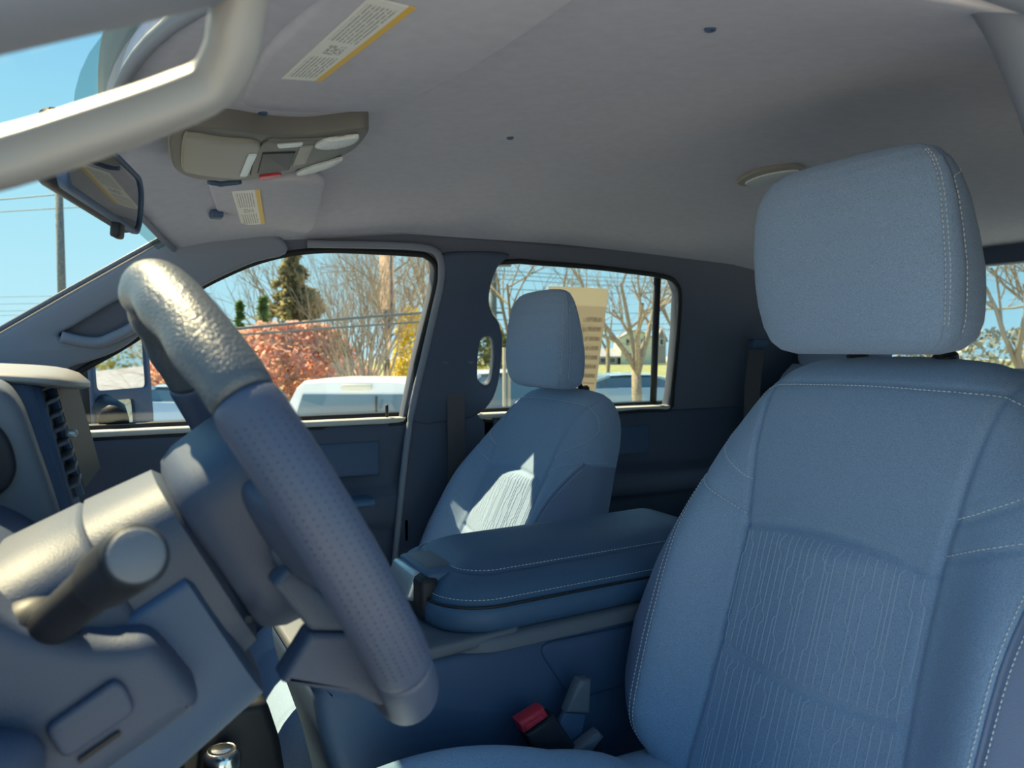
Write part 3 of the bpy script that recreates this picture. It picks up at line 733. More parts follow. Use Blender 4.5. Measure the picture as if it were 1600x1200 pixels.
# lever, pointing at the camera
lv = thing('column_lever', 'thick black multifunction lever with a round flat end', 'lever', tuple(UY(75, 985, -.095)))
A0 = UY(62, 992, -.085); A1 = UY(110, 950, -.115); A2 = UY(165, 903, -.15); A3 = UY(214, 867, -.203)
d_ = (A3-A2)/np.linalg.norm(A3-A2)
mk('boot', *tube([A0-(A1-A0)*.3, A0, A0+(A1-A0)*.4], [.026, .022, .015], 20), PLD, lv)
mk('stem', *tube([A0, A1, A2-d_*.004, A2], [.0125, .0118, .0125, .0130], 20), PLD, lv)
mk('knob', *tube([A2-d_*.002, A2, A2+d_*.004, A3-d_*.006, A3-d_*.003, A3-d_*.0005], [.0125, .0145, .0150, .0146, .0142, .0128], 28), PLD, lv, sharp=60)
mk('end_cap', *tube([A3-d_*.002, A3+d_*.0002, A3+d_*.0012], [.0122, .0118, .0105], 28), PLB, lv, sharp=50)

# lower dash (knee bolster) seen from the side
db = thing('dashboard', 'dark dashboard with sunlit top edge and centre air vents', 'dashboard', (-.25, YC, .3))
kb = db
kp = pxpoly([(-420, 860), (-60, 935), (30, 985), (150, 1010), (238, 1000), (268, 1030), (313, 1086), (312, 1113), (170, 1212), (60, 1300), (-200, 1420), (-500, 1420)], -.11)
mk('knee_panel', *plate(rpoly(kp, .012), [], lambda a, b, h: (a, h, b), -.11, .20, .012), PLW, kb, sharp=50)
mk('fuse_cover', *plate(rpoly(pxpoly([(66, 1140), (178, 1062), (196, 1072), (214, 1112), (100, 1190)], -.114), .006), [], lambda a, b, h: (a, h, b), -.1155, -.108, .003), PLW, kb, sharp=50)
mk('cover_slot', *plate(rpoly(pxpoly([(120, 1192), (186, 1146), (190, 1151), (124, 1198)], -.1145), .001), [], lambda a, b, h: (a, h, b), -.1125, -.108), PLD, kb, sharp=50)
mk('bolster_rib', *tube([UY(-60, 1260, -.125), UY(20, 1190, -.125), UY(60, 1160, -.125)], [.03, .022, .006], 14), PLW, kb)

# dashboard: hood, instrument binnacle, centre stack with vents
prof = [(-.60, .80), (-.40, .845), (-.22, .862), (-.13, .865), (-.095, .855), (-.085, .83), (-.10, .72), (-.12, .60), (-.16, .45), (-.30, .35), (-.60, .30)]
prof = catmull(prof, 4)
mk('dash_body', *loft([[(x+.05*(abs(Y-YC)/.8)**3*(-1), Y, z) for x, z in prof] for Y in np.linspace(-.37, 1.23, 24)]), PLA, db, sharp=60)
# centre stack block
cs = pxpoly([(-60, 560), (40, 566), (100, 572), (128, 583), (136, 600), (182, 745), (200, 860), (150, 960), (-60, 1000)], .45)
stack = mk('center_stack', *plate(rpoly(pxpoly([(-90, 580), (-20, 584), (40, 592), (54, 604), (104, 770), (125, 860), (120, 960), (-90, 1000)], .285), .008), [], lambda a, b, h: (a-.02*(h-.285), h, b), .285, .56, .010), PLA, db, sharp=50)
q = [UY(10, 606, .30), UY(66, 800, .30)]
vn = np.array([1, -.10, 0]); 
def vface(t, y, o_=0.0):
    p = q[0]+(q[1]-q[0])*t; d = (q[1]-q[0])/np.linalg.norm(q[1]-q[0]); nn = np.cross(wy, d); nn = nn if nn[0] > 0 else -nn
    return p+np.array([.10*(y-.30), y-.30, 0])+nn*o_
mk('vent_box', *loft([[vface(-.02, .297, .014), vface(-.02, .372, .014), vface(1.02, .372, .014), vface(1.02, .297, .014)], [vface(-.02, .297, .020), vface(-.02, .372, .020), vface(1.02, .372, .020), vface(1.02, .297, .020)]]), PLD, db, sharp=30)
for k in range(8):
    t0 = .06+.115*k; p = (vface(t0, .335, .026))
    mk('vent_slat', *rbox(p, (.016, .062, .0035), .0015, 2, [[.90, 0, .43], [0, 1, 0], [-.43, 0, .90]]), PLB, db)
for yy in (.298, .372):
    mk('vent_frame', *tube([vface(-.03, yy, .022), vface(1.03, yy, .022)], .006, 8), PLA, db)
mk('vent_tab', *rbox(vface(.47, .335, .036), (.012, .014, .008), .003), SILV, db)
mk('screen_bezel', *loft([[vface(-.03, .39, .016), vface(-.03, .545, .016), vface(1.0, .545, .016), vface(1.0, .39, .016)], [vface(-.03, .39, .026), vface(-.03, .545, .026), vface(1.0, .545, .026), vface(1.0, .39, .026)]]), PLD, db, sharp=30)
rings = []
for i in range(15):
    q_ = i/14; pa_ = UY(-160+298*q_, 574+8*q_+14*q_**6, .30); k_ = math.sqrt(max(.0, 1-max(0, (q_-.75)/.25)**2.2))
    rings.append([(pa_[0]+.02*c_*0, .41+.135*c_*(.25+.75*k_)+0*q_, pa_[2]-.008+(.012*max(0, s_)**.7+.009*min(0, s_))*(.3+.7*k_)-.0*c_) for c_, s_ in ((math.cos(a_), math.sin(a_)) for a_ in np.linspace(0, 2*math.pi, 28, endpoint=False))])
mk('stack_hood', *loft(rings), HAND, db)
# instrument binnacle wall nearest the camera
bn = pxpoly([(-160, 590), (-40, 594), (10, 606), (38, 645), (92, 800), (122, 900), (60, 1010), (-160, 1010)], .13)
mk('binnacle', *plate(rpoly(bn, .010), [], lambda a, b, h: (a-.08*(h-.13), h, b), .13, .29, .010), PLB, db, sharp=50)
mk('cluster_bezel', *plate(rpoly(pxpoly([(-90, 640), (-10, 655), (18, 690), (28, 735), (10, 770), (-90, 800)], .128), .02), [], lambda a, b, h: (a, h, b), .122, .135, .004), PLD, db, sharp=50)
# transfer lever in the footwell with bright knob
tl_ = thing('floor_shifter', 'floor shift lever with bright round knob in the footwell', 'gear lever', tuple(UY(350, 1330, .40)))
kb_ = UY(347, 1186, .40)
mk('knob', *loft([[kb_+np.array([r*math.cos(a), r*math.sin(a), z]) for a in np.linspace(0, 2*math.pi, 28, endpoint=False)] for r, z in ((.010, -.035), (.019, -.022), (.0225, -.006), (.0215, .006), (.017, .0125), (.0155, .0128), (.0150, .0122), (.011, .0135), (.003, .0140))]), CHR, tl_)
mk('lever', *tube([kb_+np.array([0, 0, -.03]), kb_+np.array([-.01, 0, -.20])], .007, 12), PLD, tl_)
bx = [UY(x, y, .36) for x, y in ((322, 1200), (328, 1172), (350, 1150), (400, 1140), (436, 1134), (458, 1200), (490, 1400), (300, 1400))]
mk('housing', *plate(rpoly([(p[0], p[2]) for p in bx], .012), [], lambda a, b, h: (a, .43+h, b-.0), 0, .14, .012), PLD, tl_, sharp=50)
mk('highlight_bead', *tube([UY(333, 1124, 1.168), UY(337, 1132, 1.166), UY(346, 1139, 1.168)], [.006, .008, .003], 8), CHR, d1)  # chrome bead added to give a small bright highlight low on the door

# ================================================================== OVERHEAD
def OH(x, y, dz=0.0): return U(x, y, (-.167, 0, 1), 1.1375+dz)
oc = thing('overhead_console', 'grey overhead console with sunglasses bin and two map lights', 'overhead console', tuple(OH(420, 240)))
def ohplate(name, L, h0, h1, m, par, bev=.003, r=.004, sm_=True):
    P = [OH(x, y)[:2] for x, y in L]
    P = [tuple(p) for p in (catmull(P, 4, True) if sm_ else rpoly(P, r))]
    return mk(name, *plate(P, [], lambda a, b, h: (a, b, 1.1375+.167*a-h), h0, h1, bev), m, par, sharp=50)
ohplate('housing', [(262, 225), (268, 205), (285, 196), (360, 200), (420, 208), (480, 209), (530, 203), (572, 199), (572, 212), (548, 236), (500, 257), (440, 272), (390, 279), (340, 281), (300, 277), (272, 262)], -.03, .002, OHM, oc, .004)
bin_ = ohplate('glasses_bin', [(286, 208), (300, 203), (350, 211), (405, 218), (396, 245), (384, 271), (340, 270), (300, 264), (284, 255)], .0, .007, BINM, oc, .003)
ohplate('bin_latch', [(387, 232), (402, 231), (386, 266), (374, 266)], .004, .009, SILV, bin_, .001, .002, False)
ohplate('button_panel', [(410, 219), (452, 214), (500, 212), (545, 206), (560, 208), (548, 225), (510, 247), (460, 260), (400, 271), (392, 262)], .0, .005, OHM, oc, .002)
ohplate('button_pad', [(410, 232), (462, 230), (452, 258), (402, 264)], .003, .007, PLD, oc, .002, .002, False)
ohplate('sensor_pad', [(468, 222), (490, 220), (478, 248), (456, 252)], .003, .007, BINM, oc, .002, .002, False)
ohplate('map_light', [(491, 219), (505, 211), (530, 208), (560, 204), (553, 214), (525, 222), (503, 223)], .003, .009, LENS, oc, .002)
ohplate('map_light', [(463, 263), (485, 253), (510, 246), (535, 240), (522, 250), (495, 260), (470, 265)], .003, .009, LENS, oc, .002)
ohplate('call_button', [(405, 268), (437, 264), (440, 267), (420, 273), (405, 273)], .003, .008, RED, oc, .001, .002, False)
ohplate('assist_button', [(432, 218), (474, 215), (470, 219), (436, 222)], .003, .008, SILV, oc, .001, .002, False)

def labelmat(name, axis):
    m = bpy.data.materials.new(name); m.use_nodes = True; n = m.node_tree; b = n.nodes['Principled BSDF']; b.inputs['Roughness'].default_value = .55
    at = n.nodes.new('ShaderNodeUVMap'); sp_ = n.nodes.new('ShaderNodeSeparateXYZ'); n.links.new(at.outputs[0], sp_.inputs[0])
    def M(op, *a):
        x = n.nodes.new('ShaderNodeMath'); x.operation = op
        for i, v in enumerate(a):
            if hasattr(v, 'is_linked'): n.links.new(v, x.inputs[i])
            else: x.inputs[i].default_value = v
        return x.outputs[0]
    u_, v_ = sp_.outputs[0], sp_.outputs[1]
    rows_ = M('GREATER_THAN', M('FRACT', M('MULTIPLY', v_, 11.0)), .55)
    nz = n.nodes.new('ShaderNodeTexNoise'); mp = n.nodes.new('ShaderNodeMapping'); mp.inputs['Scale'].default_value = (60, 12, 1)
    n.links.new(at.outputs[0], mp.inputs[0]); n.links.new(mp.outputs[0], nz.inputs[0]); nz.inputs['Scale'].default_value = 1
    wd_ = M('GREATER_THAN', nz.outputs[0], .42)
    inside = M('MULTIPLY', M('MULTIPLY', M('GREATER_THAN', v_, .08), M('LESS_THAN', v_, .76)), M('MULTIPLY', M('GREATER_THAN', u_, .05), M('LESS_THAN', u_, .95)))
    gap = M('GREATER_THAN', M('ABSOLUTE', M('SUBTRACT', u_, .47)), .10)
    pic = M('MULTIPLY', M('LESS_THAN', M('ABSOLUTE', M('SUBTRACT', u_, .47)), .055), M('MULTIPLY', M('LESS_THAN', M('ABSOLUTE', M('SUBTRACT', v_, .45)), .2), M('GREATER_THAN', nz.outputs[0], .5)))
    ink = M('ADD', M('MULTIPLY', M('MULTIPLY', rows_, wd_), M('MULTIPLY', inside, gap)), pic)
    yel = M('GREATER_THAN', v_, .83)
    m1 = n.nodes.new('ShaderNodeMix'); m1.data_type = 'RGBA'; m1.inputs[6].default_value = (.80, .80, .76, 1); m1.inputs[7].default_value = (.22, .22, .22, 1); n.links.new(M('MULTIPLY', ink, .8), m1.inputs[0])
    m2 = n.nodes.new('ShaderNodeMix'); m2.data_type = 'RGBA'; n.links.new(m1.outputs[2], m2.inputs[6]); m2.inputs[7].default_value = (.80, .50, .08, 1); n.links.new(yel, m2.inputs[0])
    n.links.new(m2.outputs[2], b.inputs['Base Color']); return m
LAB = labelmat('printed_label', 0)
def quadlabel(name, P4, parent, mt, th=.0008, nrm=(0, 0, -1)):
    """P4: corners (u0v0,u1v0,u1v1,u0v1)"""
    P4 = [np.array(p) for p in P4]; nn = np.array(nrm, float)*th
    V = [p+nn for p in P4]+[p for p in P4]
    o = mk(name, V, [(0, 1, 2, 3), (7, 6, 5, 4), (0, 4, 5, 1), (1, 5, 6, 2), (2, 6, 7, 3), (3, 7, 4, 0)], mt, parent, smooth=False)
    uv = o.data.uv_layers.new(name='UVMap'); cuv = {0: (0, 0), 1: (1, 0), 2: (1, 1), 3: (0, 1)}
    for l in o.data.loops: uv.data[l.index].uv = cuv[l.vertex_index % 4]
    return o
# driver visor (folded up) and passenger visor
dvz = 1.166
dv_ = thing('sun_visor', 'driver sun visor folded up with a long warning label', 'sun visor', (.22, .12, dvz), 'sun visors')
dp = [(.135, .315), (.20, .335), (.30, .30), (.315, .10), (.30, -.12), (.14, -.13), (.125, .10)]
mk('panel', *plate(rpoly(dp, .03), [], lambda a, b, h: (a, b, dvz+.10*(a-.2)+.08*(b-.04)+h), 0, .016, .007), HEAD, dv_, sharp=60)
def UV_(x, y): return U(x, y, (-.10, -.08, 1), dvz-.02-.0032-.0003)
quadlabel('warning_label', [UV_(440, 122), UV_(578, -6), UV_(650, 12), UV_(502, 126)], dv_, LAB)
pv = thing('sun_visor', 'passenger sun visor with a small warning label', 'sun visor', (.27, .83, 1.165), 'sun visors')
PVn = (0, .03, 1); PVd = 1.165+.03*.85
pvp = [(322, 281), (334, 318), (347, 355), (376, 358), (386, 369), (440, 370), (478, 368), (492, 356), (500, 330), (508, 287), (470, 279), (380, 284)]
def pvm(a, b, h): return (a, b, PVd-.03*b+h)
mk('panel', *plate(rpoly([tuple(U(x, y, PVn, PVd)[:2]) for x, y in pvp], .018), [], pvm, -.001, .016, .006), HEAD, pv, sharp=60)
mk('hinge_arm', *tube([U(x, y, PVn, PVd-.006) for x, y in ((326, 284), (345, 288), (375, 284))], .004, 8), PLA, pv)
mk('hinge_clip', *rbox(U(338, 335, PVn, PVd-.004), (.022, .03, .014), .004), PLA, pv)
quadlabel('warning_label', [U(x, y, PVn, PVd-.0012) for x, y in ((378, 352), (362, 299), (406, 296), (414, 349))], pv, LAB)

# rear-view mirror
mr = thing('rearview_mirror', 'black rear-view mirror hanging behind the windshield', 'mirror', (.015, .37, 1.09))
e1 = np.array([.205, .975, .03]); e1 /= np.linalg.norm(e1); nf_ = np.array([.975, -.205, -.10]); nf_ -= e1*(nf_@e1); nf_ /= np.linalg.norm(nf_); e2 = np.cross(nf_, e1); e2 = e2 if e2[2] > 0 else -e2
mc = np.array([.020, .385, 1.094])
ol = rpoly([(-.215, -.026), (-.205, -.033), (.112, -.036), (.128, -.02), (.126, .018), (.10, .034), (-.20, .034), (-.217, .02)], .014)
mm = lambda a, b, h: mc+e1*a+e2*b+nf_*h
mk('housing', *plate(ol, [], mm, -.022, .0, .009), PLD, mr, sharp=60)
mk('frame', *plate(ol, [[(-.0445+(a+.0445)*.955, b*.84) for a, b in ol]], mm, -.004, .005, .002), PLA, mr, sharp=50)
mk('mirror_face', *plate([(-.0445+(a+.0445)*.96, b*.86) for a, b in ol], [], mm, -.001, .002), MIRD, mr, sharp=30)
mk('tilt_tab', *rbox(mc+e1*.012-e2*.042, (.030, .010, .018), .003, 2, [e1, nf_, e2]), PLD, mr)
mk('stem', *tube([mc-nf_*.02, mc-nf_*.05+np.array([0, 0, .035]), (-.045, .40, 1.175)], .009, 10), PLD, mr)

# dome light
dl = thing('dome_light', 'slim clear dome light set in the headliner', 'dome light', tuple(UZ(1203, 276, 1.235)))
dlp = lambda x, y: UZ(x, y, 1.236)
mk('bezel', *plate([tuple(q) for q in catmull([dlp(x, y)[:2] for x, y in ((1151, 286), (1175, 272), (1210, 264), (1245, 261), (1256, 267), (1240, 278), (1200, 288), (1165, 292))], 4, True)], [], lambda a, b, h: (a, b, 1.239-h), -.006, .003, .002), BINM, dl, sharp=50)
mk('lens', *plate([tuple(q) for q in catmull([dlp(x, y)[:2] for x, y in ((1164, 285), (1185, 275), (1215, 268), (1242, 265), (1249, 268), (1232, 276), (1195, 287), (1172, 289))], 4, True)], [], lambda a, b, h: (a, b, 1.239-h), -.004, .006, .002), LENS, dl, sharp=50)

# ================================================================== OUTSIDE
GZ = -.92
ASPH = mat('asphalt', (.47, .465, .475), .9, .2, noise=3, var=.12)
BARK = mat('bark', (.36, .29, .21), .9, .1, noise=25, var=.3)
BARK2 = mat('pink_bark', (.44, .33, .27), .9, .1, noise=18, var=.35)
TWIG = mat('twig', (.34, .27, .20), .9, .1)
WOOD = mat('pole_wood', (.20, .21, .20), .9, .1, noise=12, var=.25)
WIRE = mat('wire', (.10, .12, .13), .6, .3)
NEED = mat('needles', (.36, .32, .17), .9, .1, noise=2.5, var=.45)
NEEDG = mat('green_needles', (.17, .27, .09), .9, .1, noise=3, var=.4)
REDL = mat('russet_leaves', (.82, .52, .41), .85, .15, noise=2.0, var=.35)
YELL = mat('yellow_blossom', (.80, .62, .02), .8, .2, noise=4, var=.25)
OLIV = mat('olive_leaves', (.33, .31, .10), .85, .15, noise=2, var=.4)
CREAM = mat('cream_siding', (.78, .72, .52), .8, .2)
GREYS = mat('grey_siding', (.33, .31, .31), .85, .2)
ROOF = mat('grey_roof', (.36, .36, .41), .8, .2, noise=4, var=.15)
WIN = mat('dark_window', (.05, .07, .09), .1, .6)
TRIMW = mat('white_trim', (.75, .76, .74), .6, .3)
BLUEP = mat('silver_blue_paint', (.38, .52, .66), .25, .5, coat=.6)
CARG = mat('car_glass', (.09, .16, .22), .06, .7)
TYRE = mat('tyre', (.02, .02, .02), .9, .1)
TAN = mat('tan_post', (.55, .46, .33), .8, .2)
for m_ in (NEED, NEEDG, REDL, YELL, OLIV): leafy(m_)
V, Fc = rbox((20, 20, GZ-.05), (240, 240, .1), 0)
struct(mk('ground', V, Fc, ASPH, smooth=False), 'asphalt parking lot')

LAWN = mat('spring_lawn', (.30, .30, .14), .95, .1, noise=1.5, var=.3)
fh = np.array([fw[0], fw[1], 0]); fh /= np.linalg.norm(fh); lc_ = CAM+fh*66
struct(mk('ground_lawn', *rbox((lc_[0], lc_[1], GZ+.005), (220, 100, .03), 0, 1, [rt, fh, (0, 0, 1)]), LAWN, smooth=False), 'olive lawn beyond the parking lot')
def grow(base, dirv, length, rad, depth, spread, rs, out, ratio=.72, kids=(3, 5), upb=.15, segs=4):
    p = np.array(base, float); d = np.array(dirv, float); d /= np.linalg.norm(d); pts = [p]; rr = [rad]
    for k in range(segs):
        d = d+rs.normal(0, .10, 3)+np.array([0, 0, upb*.25]); d /= np.linalg.norm(d); p = p+d*length/segs; pts.append(p); rr.append(rad*(1-.5*(k+1)/segs))
    out.append(tube(pts, rr, 5 if depth > 1 else 3, caps=False))
    if depth == 0: return
    for k in range(rs.integers(*kids)):
        q = rs.uniform(.35, 1.0); i = min(segs-1, int(q*segs)); b = pts[i]+(pts[i+1]-pts[i])*(q*segs-i)
        nd = d+rs.normal(0, spread, 3)+np.array([0, 0, upb]); grow(b, nd, length*ratio*rs.uniform(.75, 1.15), rr[i]*.62, depth-1, spread, rs, out, ratio, kids, upb, max(3, segs-1))
def bare_tree(px, D, hpx, label, seed, stems=1, trunk=.12, depth=4, spread=.45, m=BARK, kids=(3, 6), len0=None, upb=.2, open_=.35, basez=GZ):
    b = B(px, 545, D); b[2] = basez; h = (545-hpx)*D/F+CAM[2]-basez; rs = np.random.default_rng(seed)
    t = thing('bare_tree', label, 'tree', tuple(b)); out = []; L0 = len0 or h*.40
    tk = []
    if stems == 1:
        th_ = h*.28; tk.append(tube([b, b+np.array([.02, 0, th_*.5]), b+np.array([0, .03, th_])], [trunk*1.15, trunk, trunk*.85], 8))
        for k in range(5): grow(b+np.array([0, 0, th_*(.75+.05*k)]), np.array([rs.normal(0, open_), rs.normal(0, open_), 1]), L0, trunk*.6, depth-1, spread, rs, out, .70, kids, upb)
    else:
        tk.append(tube([b, b+np.array([0, 0, h*.10])], [trunk*2.0, trunk*1.7], 9))
        for k in range(stems):
            a = k*2*math.pi/stems+rs.uniform(0, .5); o_ = open_*(.4+.8*rs.uniform()); grow(b+np.array([0, 0, h*.06]), np.array([o_*math.cos(a), o_*math.sin(a), 1]), L0, trunk*.75, depth-1, spread, rs, out, .72, kids, upb, 5)
    mk('trunk', *merge(tk), m, t); o = mk('branches', *merge(out), m if m is not BARK2 else TWIG, t); o['kind'] = 'stuff'
    return t
def cards(n, fn, size, rs, asp=.6):
    V = []; Fc = []
    for i in range(n):
        c, dr = fn(rs); s = size*rs.uniform(.6, 1.4); a = rs.normal(0, 1, 3) if dr is None else np.array(dr)+rs.normal(0, .35, 3); a /= np.linalg.norm(a); b = np.cross(a, rs.normal(0, 1, 3)); b /= np.linalg.norm(b)+1e-9
        o = len(V); V += [c-a*s*.5, c+b*s*asp*.5, c+a*s*.5, c-b*s*asp*.5]; Fc.append((o, o+1, o+2, o+3))
    return V, Fc
def blob(name, label, cat, px, D, wpx, toppx, n, size, m, seed, dpt=None, stem=True, group=None, baz=GZ):
    c = B(px, 545, D); rx = wpx/2*D/F; top = CAM[2]+(545-toppx)*D/F; h = top-baz; ry = dpt or rx*.7; rs = np.random.default_rng(seed)
    t = thing(name, label, cat, (c[0], c[1], baz), group)
    def fn(r):
        a = r.uniform(0, 2*math.pi); z = r.uniform(0, 1); q = r.uniform(.55, 1)**.5*(1-.75*max(0, z-.35)**2*2.0)*(1+.18*math.sin(3*a+seed)+.12*math.sin(7*z+2*a))
        return np.array([c[0]+(rt[0]*rx*math.cos(a)+fw[0]*ry*math.sin(a))*q, c[1]+(rt[1]*rx*math.cos(a)+fw[1]*ry*math.sin(a))*q, baz+h*(.03+.97*z)+r.normal(0, .04*h)*.5]), None
    o = mk('foliage', *cards(n, fn, size, rs), m, t, smooth=False); o['kind'] = 'stuff'
    if stem:
        out = []
        for k in range(7): out.append(tube([(c[0], c[1], baz), (c[0]+rs.normal(0, rx*.35), c[1]+rs.normal(0, ry*.35), baz+h*.55)], [.03*h/2, .01*h/2], 5))
        mk('stems', *merge(out), BARK, t)
    return t
def conifer(px, D, wpx, toppx, label, m, seed, n=5200, size=.22):
    c = B(px, 545, D); rx = wpx/2*D/F; top = CAM[2]+(545-toppx)*D/F; h = top-GZ; rs = np.random.default_rng(seed)
    t = thing('conifer', label, 'tree', (c[0], c[1], GZ)); mk('trunk', *tube([(c[0], c[1], GZ), (c[0], c[1], top-.1)], [.14, .02], 7), BARK, t)
    lim = [(rs.uniform(0, 2*math.pi), rs.uniform(.04, 1)**.9) for _ in range(110)]
    def fn(r):
        a, z = lim[r.integers(len(lim))]; q = r.uniform(.1, 1); rr = rx*(1-z)**.8*(.75+.35*math.sin(a*5+z*9)); dx, dy = math.cos(a), math.sin(a)
        return np.array([c[0]+dx*rr*q, c[1]+dy*rr*q, GZ+h*z*.97+.12*h*.1*(1-q)-.10*rr*q])+r.normal(0, .05, 3)*(1+rr*.4), (dx, dy, .15)
    o = mk('foliage', *cards(n, fn, size, rs, .45), m, t, smooth=False); o['kind'] = 'stuff'
# ---- seen through the front passenger window
conifer(462, 26, 200, 385, 'tall brownish green conifer behind the russet hedge', NEED, 3, 11000, .30)
conifer(376, 28, 46, 470, 'small bright green conifer at the left of the tall one', NEEDG, 5, 2200, .2)
conifer(412, 24, 44, 462, 'slim dark conifer in front of the tall brownish one', NEEDG, 6, 1600, .2)
blob('hedge', 'wide russet red hedge behind the parked pickup', 'hedge', 455, 19, 245, 508, 9000, .16, REDL, 2, 1.4)
blob('hedge', 'low russet red hedge seen beside the door mirror', 'hedge', 262, 21, 190, 566, 4500, .16, REDL, 8, 1.4)
bare_tree(568, 14, 330, 'many-stemmed bare tree spreading behind the white pickup', 11, stems=12, trunk=.05, depth=5, spread=.34, m=BARK, kids=(3, 5), upb=.25, open_=.50)
p0 = B(604, 545, 21); o = thing('tree_trunk', 'tall pinkish tree trunk rising past the window top', 'tree', (p0[0], p0[1], GZ))
out = []; rs_ = np.random.default_rng(44)
for k in range(16): grow((p0[0], p0[1], 1.2+.28*k), (rs_.normal(), rs_.normal(), .7), 1.6, .035, 3, .5, rs_, out, .7, (3, 5), .1)
mk('branches', *merge(out), TWIG, o)['kind'] = 'stuff'
mk('trunk', *tube([(p0[0], p0[1], GZ), (p0[0]+.05, p0[1], 2.0), (p0[0]-.04, p0[1], 5.5)], [.26, .21, .18], 10), BARK2, o)
blob('forsythia', 'bright yellow flowering shrub at the window edge', 'shrub', 642, 18, 60, 485, 3200, .11, YELL, 4, .6)
bare_tree(660, 30, 330, 'distant bare tree with reddish twigs near the window edge', 15, 1, .14, 4, .5, BARK2, (3, 6), upb=.1)
bare_tree(430, 34, 360, 'distant thin bare tree left of the tall conifer', 16, 1, .12, 4, .5, BARK, (3, 5), upb=.1)
# ---- seen through the rear passenger window
blob('shrub', 'olive green evergreen shrub beyond the grab handle', 'shrub', 752, 22, 110, 508, 4500, .14, OLIV, 21, 1.0)
blob('shrub', 'yellow flowering shrub low behind the grab handle', 'shrub', 752, 19.5, 80, 575, 1600, .1, YELL, 22, .6)
blob('shrub', 'wide olive evergreen behind the passenger head restraint', 'shrub', 850, 24, 150, 500, 4500, .15, OLIV, 23, 1.0)
bare_tree(800, 26, 330, 'bare tree rising left of the passenger head restraint', 24, 1, .13, 4, .5, BARK, (3, 5), upb=.05, open_=.6)
bare_tree(995, 17, 300, 'bare tree in front of the cream house', 25, 1, .12, 5, .45, BARK, (3, 5), upb=.12, open_=.5)
bare_tree(950, 40, 400, 'smaller bare tree in front of the grey house', 26, 1, .12, 4, .5, BARK, (3, 5), upb=.1, open_=.6)
bare_tree(1085, 24, 330, 'bare tree behind the rear door frame', 27, 1, .12, 4, .5, BARK, (3, 5), upb=.1)
bare_tree(1600, 16, 250, 'bare tree outside the back window', 28, 1, .12, 5, .5, TWIG, (3, 5), upb=.08, open_=.7)
bare_tree(1665, 20, 300, 'second bare tree outside the back window, further out', 29, 1, .12, 4, .5, TWIG, (3, 6), upb=.08, open_=.7)
blob('hedge', 'pale brown brush under the trees outside the back window', 'hedge', 1540, 26, 430, 515, 4000, .2, mat('dry_brush', (.42, .38, .30), .9, .1, noise=2, var=.3), 31, 2)
# houses
def house(c, ax, wdt, dep, hw_, hr_, wall, roof, label, wins=(), gable_front=True):
    """c: ground centre; ax: unit vector along the front"""
    ax = np.array([ax[0], ax[1], 0.0]); ax /= np.linalg.norm(ax); ay = np.array([-ax[1], ax[0], 0]); c = np.array(c, float)
    t = thing('house', label, 'house', tuple(c)); P = lambda a, b, z: c+ax*a+ay*b+np.array([0, 0, z])
    x, y = wdt/2, dep/2
    if gable_front:
        V = [P(-x, -y, 0), P(x, -y, 0), P(x, -y, hw_), P(0, -y, hr_), P(-x, -y, hw_), P(-x, y, 0), P(x, y, 0), P(x, y, hw_), P(0, y, hr_), P(-x, y, hw_)]
        e = .25; s_ = (hr_-hw_)/x
        R = [[P(sg*(x+e), yy, hw_-e*s_+dz) for yy in (-y-e, y+e) for dz in (0, .15)]+[P(0, yy, hr_+dz) for yy in (-y-e, y+e) for dz in (0, .15)] for sg in (-1, 1)]
    else:
        V = [P(-x, -y, 0), P(-x, y, 0), P(-x, y, hw_), P(-x, 0, hr_), P(-x, -y, hw_), P(x, -y, 0), P(x, y, 0), P(x, y, hw_), P(x, 0, hr_), P(x, -y, hw_)]
        e = .3; s_ = (hr_-hw_)/y
        R = [[P(xx, sg*(y+e), hw_-e*s_+dz) for xx in (-x-e, x+e) for dz in (0, .15)]+[P(xx, 0, hr_+dz) for xx in (-x-e, x+e) for dz in (0, .15)] for sg in (-1, 1)]
    mk('walls', *fix(V, [(0, 1, 2, 3, 4), (9, 8, 7, 6, 5), (0, 5, 6, 1), (1, 6, 7, 2), (2, 7, 8, 3), (3, 8, 9, 4), (4, 9, 5, 0)]), wall, t, smooth=False)
    for r_ in R: mk('roof', *fix(r_, [(0, 2, 6, 4), (1, 5, 7, 3), (0, 1, 3, 2), (4, 6, 7, 5), (0, 4, 5, 1), (2, 3, 7, 6)]), roof, t, smooth=False)
    for a, z, ww, hh in wins:
        f = mk('window', *rbox(P(a, -y-.02, z), (ww+.16, .08, hh+.16), .01, 1, [ax, ay, (0, 0, 1)]), TRIMW, t, smooth=False)
        mk('pane', *rbox(P(a, -y-.06, z), (ww, .04, hh), 0, 1, [ax, ay, (0, 0, 1)]), WIN, f, smooth=False)
    return t
def gpt(px, D): p = B(px, 545, D); p[2] = GZ; return p
house(gpt(988, 90), rt, 3.6, 6, 3.1, 4.0, CREAM, ROOF, 'tall cream house partly hidden by bare branches', [(-.9, 2.6, .6, .7), (.8, 2.6, .6, .7), (-.9, .9, .6, .8)], True)
house(gpt(1030, 96), rt, 1.1, 3, 3.2, 4.3, GREYS, ROOF, 'narrow grey gable beside the cream house', [(0, 2.7, .4, .7)], True)
house(gpt(935, 90), rt, 3.8, 6, .9, 1.75, GREYS, ROOF, 'low grey house left of the cream house', [(-1.2, .5, .6, .5), (.2, .5, .6, .5), (1.3, .5, .6, .5)], False)
